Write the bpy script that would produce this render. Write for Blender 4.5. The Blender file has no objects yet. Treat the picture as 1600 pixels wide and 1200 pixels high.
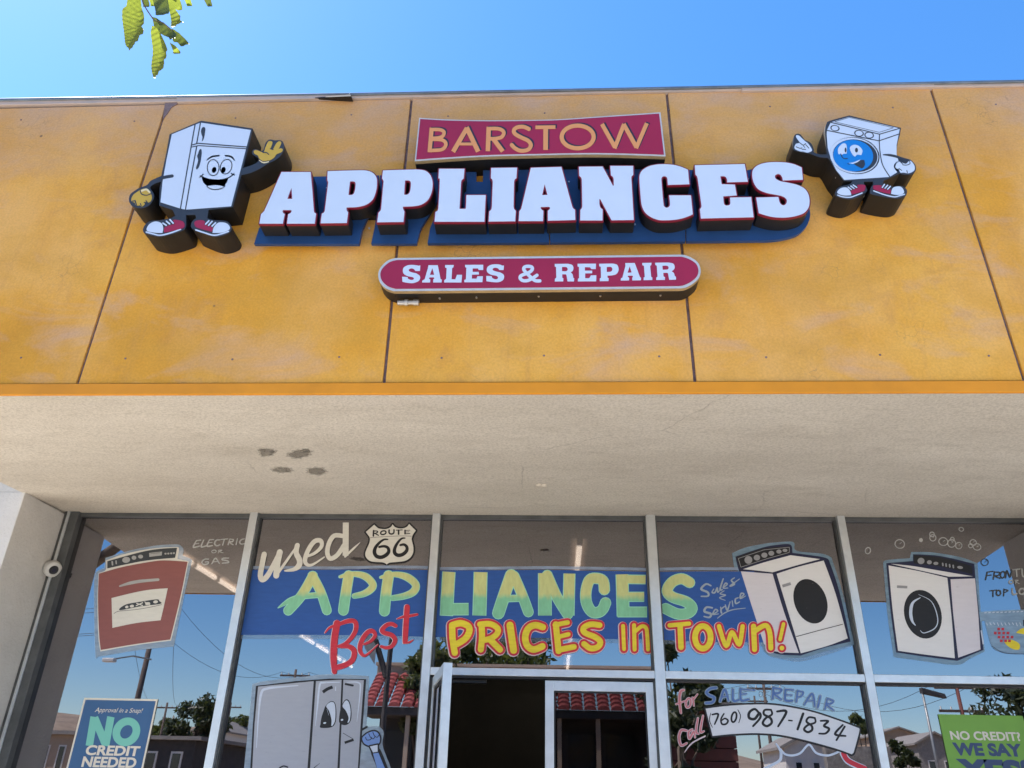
import bpy, math, random
from mathutils import Vector, Matrix
from mathutils.geometry import delaunay_2d_cdt
random.seed(7)
R = math.radians
sc = bpy.context.scene
COL = sc.collection

# ---------------------------------------------------------------- camera
F, PITCH, ROLL, YAW = 1220.0, 0.479678, 0.024904, -0.060927   # focal length in photo pixels, radians
EYE = Vector((0, 0, 1.55))
_f0 = Vector((math.sin(YAW), math.cos(YAW), 0)); _r0 = Vector((math.cos(YAW), -math.sin(YAW), 0)); _u0 = Vector((0, 0, 1))
FWD = _f0*math.cos(PITCH) + _u0*math.sin(PITCH); _u = -_f0*math.sin(PITCH) + _u0*math.cos(PITCH)
RGT = _r0*math.cos(ROLL) + _u*math.sin(ROLL); UPV = -_r0*math.sin(ROLL) + _u*math.cos(ROLL)
cam = bpy.data.cameras.new('camera'); camo = bpy.data.objects.new('camera', cam); COL.objects.link(camo)
cam.sensor_width = 36; cam.lens = 36*F/1600; cam.clip_end = 5000; cam.clip_start = 0.05
m = Matrix((RGT, UPV, -FWD)).transposed().to_4x4(); m.translation = EYE; camo.matrix_world = m
sc.camera = camo

# ---------------------------------------------------------------- sky, sun, exposure
SUN_EL, SUN_AZ = R(60), R(-70)        # azimuth from +Y (behind the shop) towards -X
w = bpy.data.worlds.new('World'); sc.world = w; w.use_nodes = True
nt = w.node_tree; nt.nodes.clear()
sky = nt.nodes.new('ShaderNodeTexSky'); sky.sky_type = 'NISHITA'; sky.sun_disc = False
sky.sun_elevation = SUN_EL; sky.sun_rotation = SUN_AZ; sky.altitude = 700; sky.air_density = 1.15; sky.dust_density = 0.5; sky.ozone_density = 6
bg = nt.nodes.new('ShaderNodeBackground'); bg.inputs[1].default_value = 0.115
wo = nt.nodes.new('ShaderNodeOutputWorld'); hs = nt.nodes.new('ShaderNodeHueSaturation'); hs.inputs['Saturation'].default_value = 1.2; nt.links.new(sky.outputs[0], hs.inputs['Color']); nt.links.new(hs.outputs[0], bg.inputs[0]); nt.links.new(bg.outputs[0], wo.inputs[0])
sd = bpy.data.lights.new('sun', 'SUN'); sd.energy = 5.0; sd.angle = R(0.5); sd.color = (1, .95, .87)
so = bpy.data.objects.new('sun', sd); COL.objects.link(so)
to_sun = Vector((math.sin(SUN_AZ)*math.cos(SUN_EL), math.cos(SUN_AZ)*math.cos(SUN_EL), math.sin(SUN_EL)))
so.rotation_euler = to_sun.to_track_quat('Z', 'Y').to_euler(); so.location = (0, 0, 30)
vs = sc.view_settings; vs.view_transform = 'Standard'; vs.look = 'None'; vs.gamma = 1; vs.use_curve_mapping = False
vs.exposure = 1.45
sc.cycles.use_denoising = True; sc.cycles.max_bounces = 10; sc.cycles.transparent_max_bounces = 24
sc.cycles.caustics_reflective = False; sc.cycles.caustics_refractive = False

# ---------------------------------------------------------------- measuring the photograph's planes
def ray(px, py): return RGT*((px-800)/F) - UPV*((py-600)/F) + FWD
def at(px, py, Y):                      # the point of the plane y = Y
    d = ray(px, py); return EYE + d*(Y/d.y)
def atZ(px, py, Z):
    d = ray(px, py); return EYE + d*((Z-EYE.z)/d.z)
def atX(px, py, X):
    d = ray(px, py); return EYE + d*(X/d.x)
YG, YF = 4.8, 2.884                     # glass plane, fascia plane
def refl(px, py, D):                    # what the glass shows: a point D beyond the lens on the mirrored side
    d = ray(px, py); p = EYE + d*(D/d.y); return Vector((p.x, 2*YG-p.y, p.z))

# ---------------------------------------------------------------- materials
def mat(name, col, rough=.6, spec=.4, metal=0, var=0, vscale=4, bump=0, bscale=120, col2=None, alpha=1, coat=0):
    m = bpy.data.materials.new(name); m.use_nodes = True; t = m.node_tree; b = t.nodes['Principled BSDF']
    b.inputs['Base Color'].default_value = (*col, 1); b.inputs['Roughness'].default_value = rough
    b.inputs['Specular IOR Level'].default_value = spec; b.inputs['Metallic'].default_value = metal
    b.inputs['Alpha'].default_value = alpha; b.inputs['Coat Weight'].default_value = coat
    if var or bump or col2:
        tc = t.nodes.new('ShaderNodeTexCoord')
    if var or col2:
        n = t.nodes.new('ShaderNodeTexNoise'); n.inputs['Scale'].default_value = vscale; n.inputs['Detail'].default_value = 8; n.inputs['Roughness'].default_value = .65
        t.links.new(tc.outputs['Object'], n.inputs['Vector'])
        r = t.nodes.new('ShaderNodeValToRGB'); c2 = col2 or tuple(c*(1-var) for c in col)
        r.color_ramp.elements[0].position = .32; r.color_ramp.elements[1].position = .68
        r.color_ramp.elements[0].color = (*c2, 1); r.color_ramp.elements[1].color = (*[min(1, c*(1+var*.5)) for c in col], 1)
        t.links.new(n.outputs['Fac'], r.inputs[0]); t.links.new(r.outputs[0], b.inputs['Base Color'])
    if bump:
        n2 = t.nodes.new('ShaderNodeTexNoise'); n2.inputs['Scale'].default_value = bscale; n2.inputs['Detail'].default_value = 4
        t.links.new(tc.outputs['Object'], n2.inputs['Vector'])
        bp = t.nodes.new('ShaderNodeBump'); bp.inputs['Strength'].default_value = bump; bp.inputs['Distance'].default_value = .01
        t.links.new(n2.outputs['Fac'], bp.inputs['Height']); t.links.new(bp.outputs[0], b.inputs['Normal'])
    return m
def emit(name, col, s):
    m = bpy.data.materials.new(name); m.use_nodes = True; b = m.node_tree.nodes['Principled BSDF']
    b.inputs['Base Color'].default_value = (.8, .8, .8, 1); b.inputs['Emission Color'].default_value = (*col, 1); b.inputs['Emission Strength'].default_value = s
    return m
def node(t, kind, **kw):
    n = t.nodes.new(kind)
    for k, v in kw.items():
        if k in ('op',): n.operation = v
        elif k in ('blend',): n.blend_type = v
        else: n.inputs[k].default_value = v
    return n
def ramp(t, src, stops):
    r = t.nodes.new('ShaderNodeValToRGB'); e = r.color_ramp.elements
    while len(e) < len(stops): e.new(.5)
    for k, (p, c) in enumerate(stops): e[k].position = p; e[k].color = (*c, 1)
    t.links.new(src, r.inputs[0]); return r.outputs[0]
def noise(t, vec, scale, detail=6, rough=.6, dist=0):
    n = t.nodes.new('ShaderNodeTexNoise'); n.inputs['Scale'].default_value = scale; n.inputs['Detail'].default_value = detail
    n.inputs['Roughness'].default_value = rough; n.inputs['Distortion'].default_value = dist; t.links.new(vec, n.inputs['Vector']); return n.outputs['Fac']
def mapping(t, vec, scale=(1, 1, 1), loc=(0, 0, 0)):
    n = t.nodes.new('ShaderNodeMapping'); n.inputs['Scale'].default_value = scale; n.inputs['Location'].default_value = loc; t.links.new(vec, n.inputs[0]); return n.outputs[0]
def mix(t, fac, a, b, blend='MIX'):
    n = t.nodes.new('ShaderNodeMix'); n.data_type = 'RGBA'; n.blend_type = blend
    for s, v in ((0, fac), (6, a), (7, b)):
        if isinstance(v, (int, float)): n.inputs[s].default_value = v
        elif isinstance(v, tuple): n.inputs[s].default_value = (*v, 1)
        else: t.links.new(v, n.inputs[s])
    return n.outputs[2]
def bumpn(t, h, strength, dist=.01):
    bp = t.nodes.new('ShaderNodeBump'); bp.inputs['Strength'].default_value = strength; bp.inputs['Distance'].default_value = dist; t.links.new(h, bp.inputs['Height']); return bp.outputs[0]

def fascia_material():                  # sun-worn ochre paint on stucco board, with dirty scuffs and hairline crazing
    m = bpy.data.materials.new('weathered_ochre_stucco'); m.use_nodes = True; t = m.node_tree; b = t.nodes['Principled BSDF']
    b.inputs['Roughness'].default_value = .75; b.inputs['Specular IOR Level'].default_value = .3
    tc = t.nodes.new('ShaderNodeTexCoord'); v = tc.outputs['Object']
    base = ramp(t, noise(t, v, 1.3, 8, .62), [(.28, (.58, .27, .028)), (.5, (.72, .345, .038)), (.72, (.78, .42, .085))])
    blot = ramp(t, noise(t, mapping(t, v, (1, 1, 1), (3, 0, 7)), 5, 9, .7, .4), [(.53, (0, 0, 0)), (.74, (.6, .6, .6))])
    base = mix(t, blot, base, (.50, .24, .075))
    pale = ramp(t, noise(t, mapping(t, v, (1.2, 1, .8), (5, 0, 2)), 1.5, 5, .58, .3), [(.45, (0, 0, 0)), (.75, (.6, .6, .6))])
    base = mix(t, pale, base, (.80, .48, .20))
    run = ramp(t, noise(t, mapping(t, v, (9, 1, .55)), 2.5, 5, .6), [(.56, (0, 0, 0)), (.75, (.3, .3, .3))])
    base = mix(t, run, base, (.54, .28, .09))
    sep = t.nodes.new('ShaderNodeSeparateXYZ'); t.links.new(v, sep.inputs[0])
    mr = node(t, 'ShaderNodeMapRange', **{'From Min': 3.9, 'From Max': 4.8}); t.links.new(sep.outputs[2], mr.inputs[0])
    # grey-violet old paint showing through where the top course has weathered most
    wn = noise(t, mapping(t, v, (.9, 1, 1.5)), 2.2, 10, .72, .3)
    mu = node(t, 'ShaderNodeMath', op='MULTIPLY'); t.links.new(wn, mu.inputs[0]); t.links.new(mr.outputs[0], mu.inputs[1])
    worn = ramp(t, mu.outputs[0], [(.14, (0, 0, 0)), (.5, (.85, .85, .85))])
    base = mix(t, worn, base, (.52, .34, .22))
    lil = ramp(t, noise(t, mapping(t, v, (.8, 1, 1.7), (13, 0, 4)), 2.6, 5, .6, .6), [(.53, (0, 0, 0)), (.74, (.6, .6, .6))])
    base = mix(t, lil, base, (.55, .37, .29))
    och = ramp(t, noise(t, mapping(t, v, (1, 1, 1.8), (2, 0, 19)), 1.9, 6, .6, .4), [(.5, (0, 0, 0)), (.68, (.5, .5, .5))])
    base = mix(t, och, base, (.60, .31, .045))
    spk = ramp(t, noise(t, v, 95, 3, .6), [(.34, (.88, .87, .86)), (.64, (1.04, 1.04, 1.04))])
    base = mix(t, .8, base, spk, 'MULTIPLY')
    vo = t.nodes.new('ShaderNodeTexVoronoi'); vo.feature = 'DISTANCE_TO_EDGE'; vo.inputs['Scale'].default_value = 26
    t.links.new(mix(t, .06, v, noise(t, v, 9)), vo.inputs['Vector'])
    cr = ramp(t, vo.outputs['Distance'], [(.0, (1, 1, 1)), (.03, (0, 0, 0))])
    where = ramp(t, noise(t, mapping(t, v, (1, 1, 1), (9, 2, 1)), 2.6, 4), [(.58, (0, 0, 0)), (.68, (.55, .55, .55))])
    base = mix(t, mix(t, 1., cr, where, 'MULTIPLY'), base, (.22, .14, .08))
    dots = t.nodes.new('ShaderNodeTexVoronoi'); dots.inputs['Scale'].default_value = 3.1; t.links.new(v, dots.inputs['Vector'])
    dd = ramp(t, dots.outputs['Distance'], [(.018, (.8, .8, .8)), (.03, (0, 0, 0))])
    base = mix(t, dd, base, (.12, .08, .06))
    t.links.new(base, b.inputs['Base Color'])
    t.links.new(bumpn(t, noise(t, v, 70, 6, .7), .22, .005), b.inputs['Normal'])
    return m
def soffit_material():
    m = bpy.data.materials.new('sandy_stucco'); m.use_nodes = True; t = m.node_tree; b = t.nodes['Principled BSDF']
    b.inputs['Roughness'].default_value = .85; b.inputs['Specular IOR Level'].default_value = .2
    v = t.nodes.new('ShaderNodeTexCoord').outputs['Object']
    c = ramp(t, noise(t, mapping(t, v, (.6, 1.4, 1)), 1.6, 9, .66), [(.3, (.57, .505, .42)), (.7, (.69, .62, .525))])
    dirt = ramp(t, noise(t, mapping(t, v, (1, 2.4, 1), (4, 1, 0)), 2.7, 10, .7, .5), [(.52, (0, 0, 0)), (.75, (.5, .5, .5))])
    c = mix(t, dirt, c, (.44, .375, .30))
    spk = ramp(t, noise(t, v, 85, 4, .7), [(.35, (.77, .76, .74)), (.58, (1.05, 1.05, 1.05))])
    c = mix(t, .9, c, spk, 'MULTIPLY')
    vo = t.nodes.new('ShaderNodeTexVoronoi'); vo.feature = 'DISTANCE_TO_EDGE'; vo.inputs['Scale'].default_value = .9
    t.links.new(mix(t, .12, v, noise(t, v, 5, 8, .7)), vo.inputs['Vector'])
    cr = ramp(t, vo.outputs['Distance'], [(.0, (.55, .55, .55)), (.0035, (0, 0, 0))])
    where = ramp(t, noise(t, mapping(t, v, (1, 1, 1), (7, 2, 1)), 1.3, 3), [(.5, (0, 0, 0)), (.6, (1, 1, 1))])
    c = mix(t, mix(t, 1., cr, where, 'MULTIPLY'), c, (.24, .20, .16))
    t.links.new(c, b.inputs['Base Color']); t.links.new(bumpn(t, noise(t, v, 75, 6, .75), .55, .007), b.inputs['Normal'])
    return m
def glass_material(name, tint, refl_):
    m = bpy.data.materials.new(name); m.use_nodes = True; t = m.node_tree; t.nodes.clear()
    o = t.nodes.new('ShaderNodeOutputMaterial'); tr = node(t, 'ShaderNodeBsdfTransparent', Color=(*tint, 1))
    g = node(t, 'ShaderNodeBsdfGlossy', Color=(.97, .94, 1, 1), Roughness=0.0)
    lw = node(t, 'ShaderNodeFresnel', IOR=1.5)
    ad = node(t, 'ShaderNodeMath', op='ADD'); ad.inputs[1].default_value = refl_; ad.use_clamp = True; t.links.new(lw.outputs[0], ad.inputs[0])
    mx = t.nodes.new('ShaderNodeMixShader'); t.links.new(ad.outputs[0], mx.inputs[0]); t.links.new(tr.outputs[0], mx.inputs[1]); t.links.new(g.outputs[0], mx.inputs[2])
    v = t.nodes.new('ShaderNodeTexCoord').outputs['Object']
    t.links.new(bumpn(t, noise(t, v, 1.1, 1, .5), .02, .02), g.inputs['Normal'])
    t.links.new(mx.outputs[0], o.inputs[0]); return m
def paint_mat(name, col, var=.12, alpha=1, rough=.5):     # brushed sign paint, slightly streaky
    m = bpy.data.materials.new(name); m.use_nodes = True; t = m.node_tree; b = t.nodes['Principled BSDF']
    b.inputs['Roughness'].default_value = rough; b.inputs['Specular IOR Level'].default_value = .35
    v = t.nodes.new('ShaderNodeTexCoord').outputs['Object']
    n = noise(t, mapping(t, v, (7, 1, 34)), 1.6, 6, .6, .3)
    c = ramp(t, n, [(.3, tuple(x*(1-var) for x in col)), (.65, col), (.8, tuple(min(1, x*(1+var*.6)) for x in col))])
    t.links.new(c, b.inputs['Base Color'])
    if alpha == 1:
        a = ramp(t, noise(t, mapping(t, v, (11, 1, 60), (1, 0, 3)), 1.7, 7, .7, .2), [(.27, (.55, .55, .55)), (.36, (1, 1, 1))])
        t.links.new(a, b.inputs['Alpha'])
    if alpha < 1:
        a = ramp(t, noise(t, mapping(t, v, (9, 1, 30)), 1.2, 4, .6), [(.25, (alpha*.7,)*3), (.7, (min(1, alpha*1.15),)*3)])
        t.links.new(a, b.inputs['Alpha'])
    return m
def two_tone(name, top, bot, z, soft):
    m = bpy.data.materials.new(name); m.use_nodes = True; t = m.node_tree; b = t.nodes['Principled BSDF']; b.inputs['Roughness'].default_value = .5
    v = t.nodes.new('ShaderNodeTexCoord').outputs['Object']; sep = t.nodes.new('ShaderNodeSeparateXYZ'); t.links.new(v, sep.inputs[0])
    n = noise(t, mapping(t, v, (14, 1, 5)), 2, 4)
    ma = node(t, 'ShaderNodeMath', op='MULTIPLY_ADD'); ma.inputs[1].default_value = soft*1.5; t.links.new(n, ma.inputs[0]); t.links.new(sep.outputs[2], ma.inputs[2])
    mr = node(t, 'ShaderNodeMapRange', **{'From Min': z+soft*.25, 'From Max': z+soft*1.25}); t.links.new(ma.outputs[0], mr.inputs[0])
    c = mix(t, mr.outputs[0], bot, top)
    st = ramp(t, noise(t, mapping(t, v, (20, 1, 6)), 2.2, 5), [(.3, (.84, .84, .84)), (.7, (1.05, 1.05, 1.05))])
    t.links.new(mix(t, 1., c, st, 'MULTIPLY'), b.inputs['Base Color']); return m

# ---------------------------------------------------------------- objects
ORG = {}
def tagobj(o, label=None, cat=None, group=None, kind=None):
    if label: o['label'] = label
    if cat: o['category'] = cat
    if group: o['group'] = group
    if kind: o['kind'] = kind
    return o
def thing(name, label, cat, loc, group=None):
    o = bpy.data.objects.new(name, None); COL.objects.link(o); o.location = loc; o.empty_display_size = .2
    ORG[o.name] = Vector(loc); return tagobj(o, label, cat, group)
class MB:
    def __init__(s): s.v = []; s.f = []; s.mi = []
    def add(s, vs, fs, mi=0):
        b = len(s.v); s.v += [tuple(p) for p in vs]
        for f in fs: s.f.append([b+i for i in f]); s.mi.append(mi)
        return s
    def box(s, x0, y0, z0, x1, y1, z1, mi=0):
        v = [(x, y, z) for z in (z0, z1) for y in (y0, y1) for x in (x0, x1)]
        return s.add(v, [(0, 2, 3, 1), (4, 5, 7, 6), (0, 1, 5, 4), (2, 6, 7, 3), (0, 4, 6, 2), (1, 3, 7, 5)], mi)
    def hexa(s, b4, t4, mi=0):          # bottom and top quads, same winding
        return s.add(list(b4)+list(t4), [(3, 2, 1, 0), (4, 5, 6, 7), (0, 1, 5, 4), (1, 2, 6, 5), (2, 3, 7, 6), (3, 0, 4, 7)], mi)
    def tube(s, pts, r, n=8, mi=0, cap=True):
        pts = [Vector(p) for p in pts]; rr = r if isinstance(r, (list, tuple)) else [r]*len(pts); b = len(s.v); N = len(pts)
        for i, p in enumerate(pts):
            d = (pts[min(i+1, N-1)]-pts[max(i-1, 0)]).normalized(); a = Vector((0, 0, 1)) if abs(d.z) < .9 else Vector((1, 0, 0))
            x = d.cross(a).normalized(); y = d.cross(x)
            for k in range(n): q = p+x*rr[i]*math.cos(2*math.pi*k/n)+y*rr[i]*math.sin(2*math.pi*k/n); s.v.append(tuple(q))
        for i in range(N-1):
            for k in range(n): s.f.append([b+i*n+k, b+i*n+(k+1) % n, b+(i+1)*n+(k+1) % n, b+(i+1)*n+k]); s.mi.append(mi)
        if cap:
            s.f.append([b+k for k in range(n)][::-1]); s.mi.append(mi); s.f.append([b+(N-1)*n+k for k in range(n)]); s.mi.append(mi)
        return s
    def build(s, name, mats, parent=None, smooth=False, bevel=0):
        if not isinstance(mats, (list, tuple)): mats = [mats]
        root = parent; o0 = ORG.get(parent.name, Vector()) if parent else Vector()
        me = bpy.data.meshes.new(name); me.from_pydata([tuple(Vector(p)-o0) for p in s.v], [], s.f)
        for q in mats: me.materials.append(q)
        me.polygons.foreach_set('material_index', s.mi)
        if smooth: me.polygons.foreach_set('use_smooth', [True]*len(s.f))
        me.update(); o = bpy.data.objects.new(name, me); COL.objects.link(o)
        if parent: o.parent = parent
        ORG[o.name] = o0
        if bevel:
            bv = o.modifiers.new('bevel', 'BEVEL'); bv.width = bevel; bv.segments = 2; bv.limit_method = 'ANGLE'
        return o

# ---- flat drawings: polygons and brush strokes, traced in crop pixels, united into one clean sheet
def P(s, ox=0, oy=0, k=1.0):            # "x,y x,y* ..." -> [(px, py, corner)]
    o = []
    for a in s.split():
        c = a.endswith('*'); x, y = a.rstrip('*').split(','); o.append((ox+float(x)/k, oy+float(y)/k, c))
    return o
def smooth(pts, closed=True, n=5):      # Catmull-Rom through the points, sharp at corners; all-corner lists come back as they are
    if all(c for _, _, c in pts): return [(x, y) for x, y, _ in pts]
    N = len(pts); out = []
    rng = range(N if closed else N-1)
    for i in rng:
        p1 = pts[i]; p2 = pts[(i+1) % N]
        p0 = p1 if p1[2] or (not closed and i == 0) else pts[i-1]
        p3 = p2 if p2[2] or (not closed and i == N-2) else pts[(i+2) % N]
        for j in range(n):
            t = j/n; t2 = t*t; t3 = t2*t
            out.append(tuple(.5*(2*p1[a]+(-p0[a]+p2[a])*t+(2*p0[a]-5*p1[a]+4*p2[a]-p3[a])*t2+(-p0[a]+3*p1[a]-3*p2[a]+p3[a])*t3) for a in (0, 1)))
    if not closed: out.append((pts[-1][0], pts[-1][1]))
    return out
def poly(s, ox=0, oy=0, k=1., curved=False):    # curved: smooth between the starred corners; otherwise straight
    p = P(s, ox, oy, k)
    return smooth(p, True) if curved else [(x, y) for x, y, _ in p]
def ell(cx, cy, rx, ry, rot=0, ox=0, oy=0, k=1., n=36):
    c, s_ = math.cos(R(rot)), math.sin(R(rot))
    return [(ox+(cx+rx*math.cos(2*math.pi*i/n)*c-ry*math.sin(2*math.pi*i/n)*s_)/k, oy+(cy+rx*math.cos(2*math.pi*i/n)*s_+ry*math.sin(2*math.pi*i/n)*c)/k) for i in range(n)]
def stroke(s, w, ox=0, oy=0, k=1., butt=False, taper=None, closed=False, straight=False):
    p = P(s, ox, oy, k) if isinstance(s, str) else [(ox+x/k, oy+y/k, False) for x, y in s]
    c = [(x, y) for x, y, _ in p] if straight or len(p) < 3 else smooth(p, closed, 5)
    if closed: c = c+[c[0]]
    W = w/k; N = len(c); out = []
    def wd(i):
        if not taper: return W
        u = i/(N-1); return W*(taper[0]+(1-taper[0])*min(1, u/.35) if u < .5 else taper[1]+(1-taper[1])*min(1, (1-u)/.35))
    for i in range(N-1):
        (x0, y0), (x1, y1) = c[i], c[i+1]; L = math.hypot(x1-x0, y1-y0)
        if L < 1e-6: continue
        nx, ny = -(y1-y0)/L, (x1-x0)/L; a, b = wd(i)/2, wd(i+1)/2
        out.append([(x0+nx*a, y0+ny*a), (x1+nx*b, y1+ny*b), (x1-nx*b, y1-ny*b), (x0-nx*a, y0-ny*a)])
    for i in range(N):
        if butt and i in (0, N-1): continue
        if 0 < i < N-1:
            a = math.atan2(c[i][1]-c[i-1][1], c[i][0]-c[i-1][0]); b = math.atan2(c[i+1][1]-c[i][1], c[i+1][0]-c[i][0])
            if abs((b-a+math.pi) % (2*math.pi)-math.pi) < .02: continue
        r = wd(i)/2; out.append([(c[i][0]+r*math.cos(j*math.pi/6), c[i][1]+r*math.sin(j*math.pi/6)) for j in range(12)])
    return out
def ccw(p):
    return p if sum(p[i-1][0]*p[i][1]-p[i][0]*p[i-1][1] for i in range(len(p))) > 0 else p[::-1]
def onplane(pp, Y): return [(q.x, q.z) for q in (at(x, y, Y) for x, y in pp)]
def sheet(solid, holes=(), grow=0):     # in metres: unions solid polygons, cuts holes, grows the outline -> verts2d, tris
    faces = [ccw(p) for p in solid]; kinds = [0]*len(faces)
    for h in holes: faces.append(ccw(h)); kinds.append(1)
    if grow:
        for p in list(solid)+list(holes):
            for i in range(len(p)):
                (x0, y0), (x1, y1) = p[i-1], p[i]; L = math.hypot(x1-x0, y1-y0)
                if L < 1e-7: continue
                nx, ny = -(y1-y0)/L*grow, (x1-x0)/L*grow
                faces.append(ccw([(x0+nx, y0+ny), (x1+nx, y1+ny), (x1-nx, y1-ny), (x0-nx, y0-ny)])); kinds.append(2)
                faces.append([(x1+grow*math.cos(j*math.pi/5), y1+grow*math.sin(j*math.pi/5)) for j in range(10)]); kinds.append(2)
    vs_, fs_ = [], []
    for f in faces:
        b = len(vs_); vs_ += [Vector(p) for p in f]; fs_.append(list(range(b, b+len(f))))
    v, e, f, ov, oe, of = delaunay_2d_cdt(vs_, [], fs_, 0, 1e-6)
    keep = []
    for tri, src in zip(f, of):
        ks = {kinds[i] for i in src}
        if 2 in ks or (0 in ks and 1 not in ks): keep.append(tri)
    return v, keep
def face_down(v, tris):                 # make every triangle face -Y when laid at (x, Y, z)
    out = []
    for t in tris:
        a, b, c = (v[i] for i in t[:3]); s = (b.x-a.x)*(c.y-a.y)-(c.x-a.x)*(b.y-a.y)
        out.append(list(t) if s > 0 else list(t)[::-1])
    return out
def flat(mb, sh, Y, mi=0):
    v, t = sh; mb.add([(p.x, Y, p.y) for p in v], face_down(v, t), mi)
def slab(mb, sh, y0, y1, mi_front=0, mi_side=None, mi_back=None, front=True):   # y0 nearer the viewer
    v, t = sh; t = face_down(v, t); ms = mi_front if mi_side is None else mi_side
    n = len(v)
    used = {}
    for tri in t:
        for i in range(len(tri)):
            a, b = tri[i], tri[(i+1) % len(tri)]; used[(a, b)] = 1
    vv = [(p.x, y0, p.y) for p in v]+[(p.x, y1, p.y) for p in v]
    if front: mb.add([(p.x, y0, p.y) for p in v], t, mi_front)
    mb.add([(p.x, y1, p.y) for p in v], [q[::-1] for q in t], ms if mi_back is None else mi_back)
    sides = [(b, a, a+n, b+n) for (a, b) in used if (b, a) not in used]
    mb.add(vv, sides, ms)
def art(name, parent, layers, Y, step=.0006, mats=None, label=None):
    """layers: (material, shapes[, holes[, grow metres]]) from the back to the front, one mesh of paint films"""
    mb = MB(); ms = []
    for i, L in enumerate(layers):
        mt, shapes = L[0], L[1]; holes = L[2] if len(L) > 2 else (); grow = L[3] if len(L) > 3 else 0
        if mt not in ms: ms.append(mt)
        flat(mb, sheet([onplane(s, Y) for s in shapes], [onplane(h, Y) for h in holes], grow), Y-step*(i+1), ms.index(mt))
    o = mb.build(name, ms, parent)
    if label: o['label'] = label
    return o
def textmesh(txt, bold=0, shear=0, spacing=1):   # lettering from Blender's own face -> list of (verts2d, tris), height 1
    cu = bpy.data.curves.new('lettering', 'FONT'); cu.body = txt; cu.offset = bold; cu.shear = shear; cu.space_character = spacing; cu.resolution_u = 4
    o = bpy.data.objects.new('lettering', cu); COL.objects.link(o)
    bpy.context.view_layer.update()
    me = bpy.data.meshes.new_from_object(o.evaluated_get(bpy.context.evaluated_depsgraph_get()))
    v = [(p.co.x, p.co.y) for p in me.vertices]; f = [list(p.vertices) for p in me.polygons]
    bpy.data.objects.remove(o); bpy.data.curves.remove(cu); bpy.data.meshes.remove(me); return v, f
def text_on(mb, txt, x0, z0, wid, hgt, Y, mi, **kw):  # fitted into a rectangle of the plane
    v, f = textmesh(txt, **kw); xs = [p[0] for p in v]; ys = [p[1] for p in v]
    sx = wid/(max(xs)-min(xs)); sy = hgt/(max(ys)-min(ys))
    V = [Vector((x0+(p[0]-min(xs))*sx, z0+(p[1]-min(ys))*sy)) for p in v]
    flat(mb, (V, f), Y, mi)

# ================================================================ the shop
M = dict(
    fascia=fascia_material(), soffit=soffit_material(),
    trim=mat('orange_trim_paint', (.70, .27, .008), .5, var=.12, vscale=3, bump=.05),
    joint=mat('dark_joint', (.20, .145, .15), .9, var=.4, vscale=30),
    flash=mat('faded_flashing', (.47, .36, .30), .55, var=.25, vscale=5, col2=(.38, .33, .31)),
    flashtop=mat('galvanised_edge', (.20, .23, .26), .45, metal=.5, var=.3, vscale=7),
    fin=mat('white_stucco', (.62, .60, .565), .85, var=.10, vscale=3, bump=.5, bscale=55),
    alu=mat('brushed_aluminium', (.66, .69, .70), .38, metal=.75, var=.12, vscale=9),
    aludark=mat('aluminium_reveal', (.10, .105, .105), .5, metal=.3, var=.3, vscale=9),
    wall=mat('painted_block_wall', (.42, .36, .28), .9, var=.2, vscale=2, bump=.4),
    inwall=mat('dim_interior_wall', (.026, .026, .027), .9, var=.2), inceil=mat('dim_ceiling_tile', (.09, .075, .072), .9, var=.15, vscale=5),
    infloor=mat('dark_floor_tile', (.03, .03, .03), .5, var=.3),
    glass=glass_material('storefront_glass', (.24, .23, .235), .235), doorglass=glass_material('door_glass', (.22, .22, .23), .06),
    rubber=mat('black_gasket', (.02, .02, .022), .6), steel=mat('zinc_fitting', (.48, .47, .45), .4, metal=.8, var=.2, vscale=30),
    black=mat('black_enamel', (.012, .012, .014), .45),
)
XL, XR = -3.19, 2.985                    # inner faces of the two end fins
ZB = at(800, 806, YG).z                 # soffit where it meets the glass
ZF = at(800, 615, YF).z                 # soffit at the front edge
FD = .47                                # how far the fins stand in front of the glass
shop = thing('shop_building', 'ochre stucco shop with an orange trimmed canopy and a glazed front painted with lettering', 'building', (0, YG, 0))

# canopy: fascia boards between recessed joints, trim band, flashing, soffit
YFB = YF+.012                           # bottom of the joints
J = [[(262, 160), (121, 597)], [(643, 155), (600, 595)], [(1042, 147), (1086, 594)], [(1454, 137), (1600, 592)]]
Jx = []
for a, b in J:
    p, q = at(*a, YF), at(*b, YF); k = (p.x-q.x)/(p.z-q.z); Jx.append((q.x, q.z, k))
zt = [at(0, 162, YF).z, at(1600, 137, YF).z]; zb = at(800, 597, YF).z
def xtop(x, z): return x[0]+(z-x[1])*x[2]
ZT = at(800, 151, YF).z
XLe, XRe = XL-.02, XR+.02
edges = [None]+Jx+[None]
for i in range(5):
    g = .0065
    x0b = XLe if i == 0 else xtop(edges[i], zb)+g; x0t = XLe if i == 0 else xtop(edges[i], ZT)+g
    x1b = XRe if i == 4 else xtop(edges[i+1], zb)-g; x1t = XRe if i == 4 else xtop(edges[i+1], ZT)-g
    mb = MB().hexa([(x0b, YF, zb), (x1b, YF, zb), (x1b, YF+.03, zb), (x0b, YF+.03, zb)], [(x0t, YF, ZT), (x1t, YF, ZT), (x1t, YF+.03, ZT), (x0t, YF+.03, ZT)])
    mb.build('fascia_panel', M['fascia'], shop, bevel=.003)
MB().box(XLe, YFB, ZF+.03, XRe, YFB+.1, ZT-.002).build('fascia_backing', M['joint'], shop)
MB().box(XLe-.004, YF-.012, at(800, 615, YF-.012).z, XRe+.004, YF+.0012, at(800, 597, YF-.012).z).build('fascia_trim', M['trim'], shop, bevel=.003)
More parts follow.
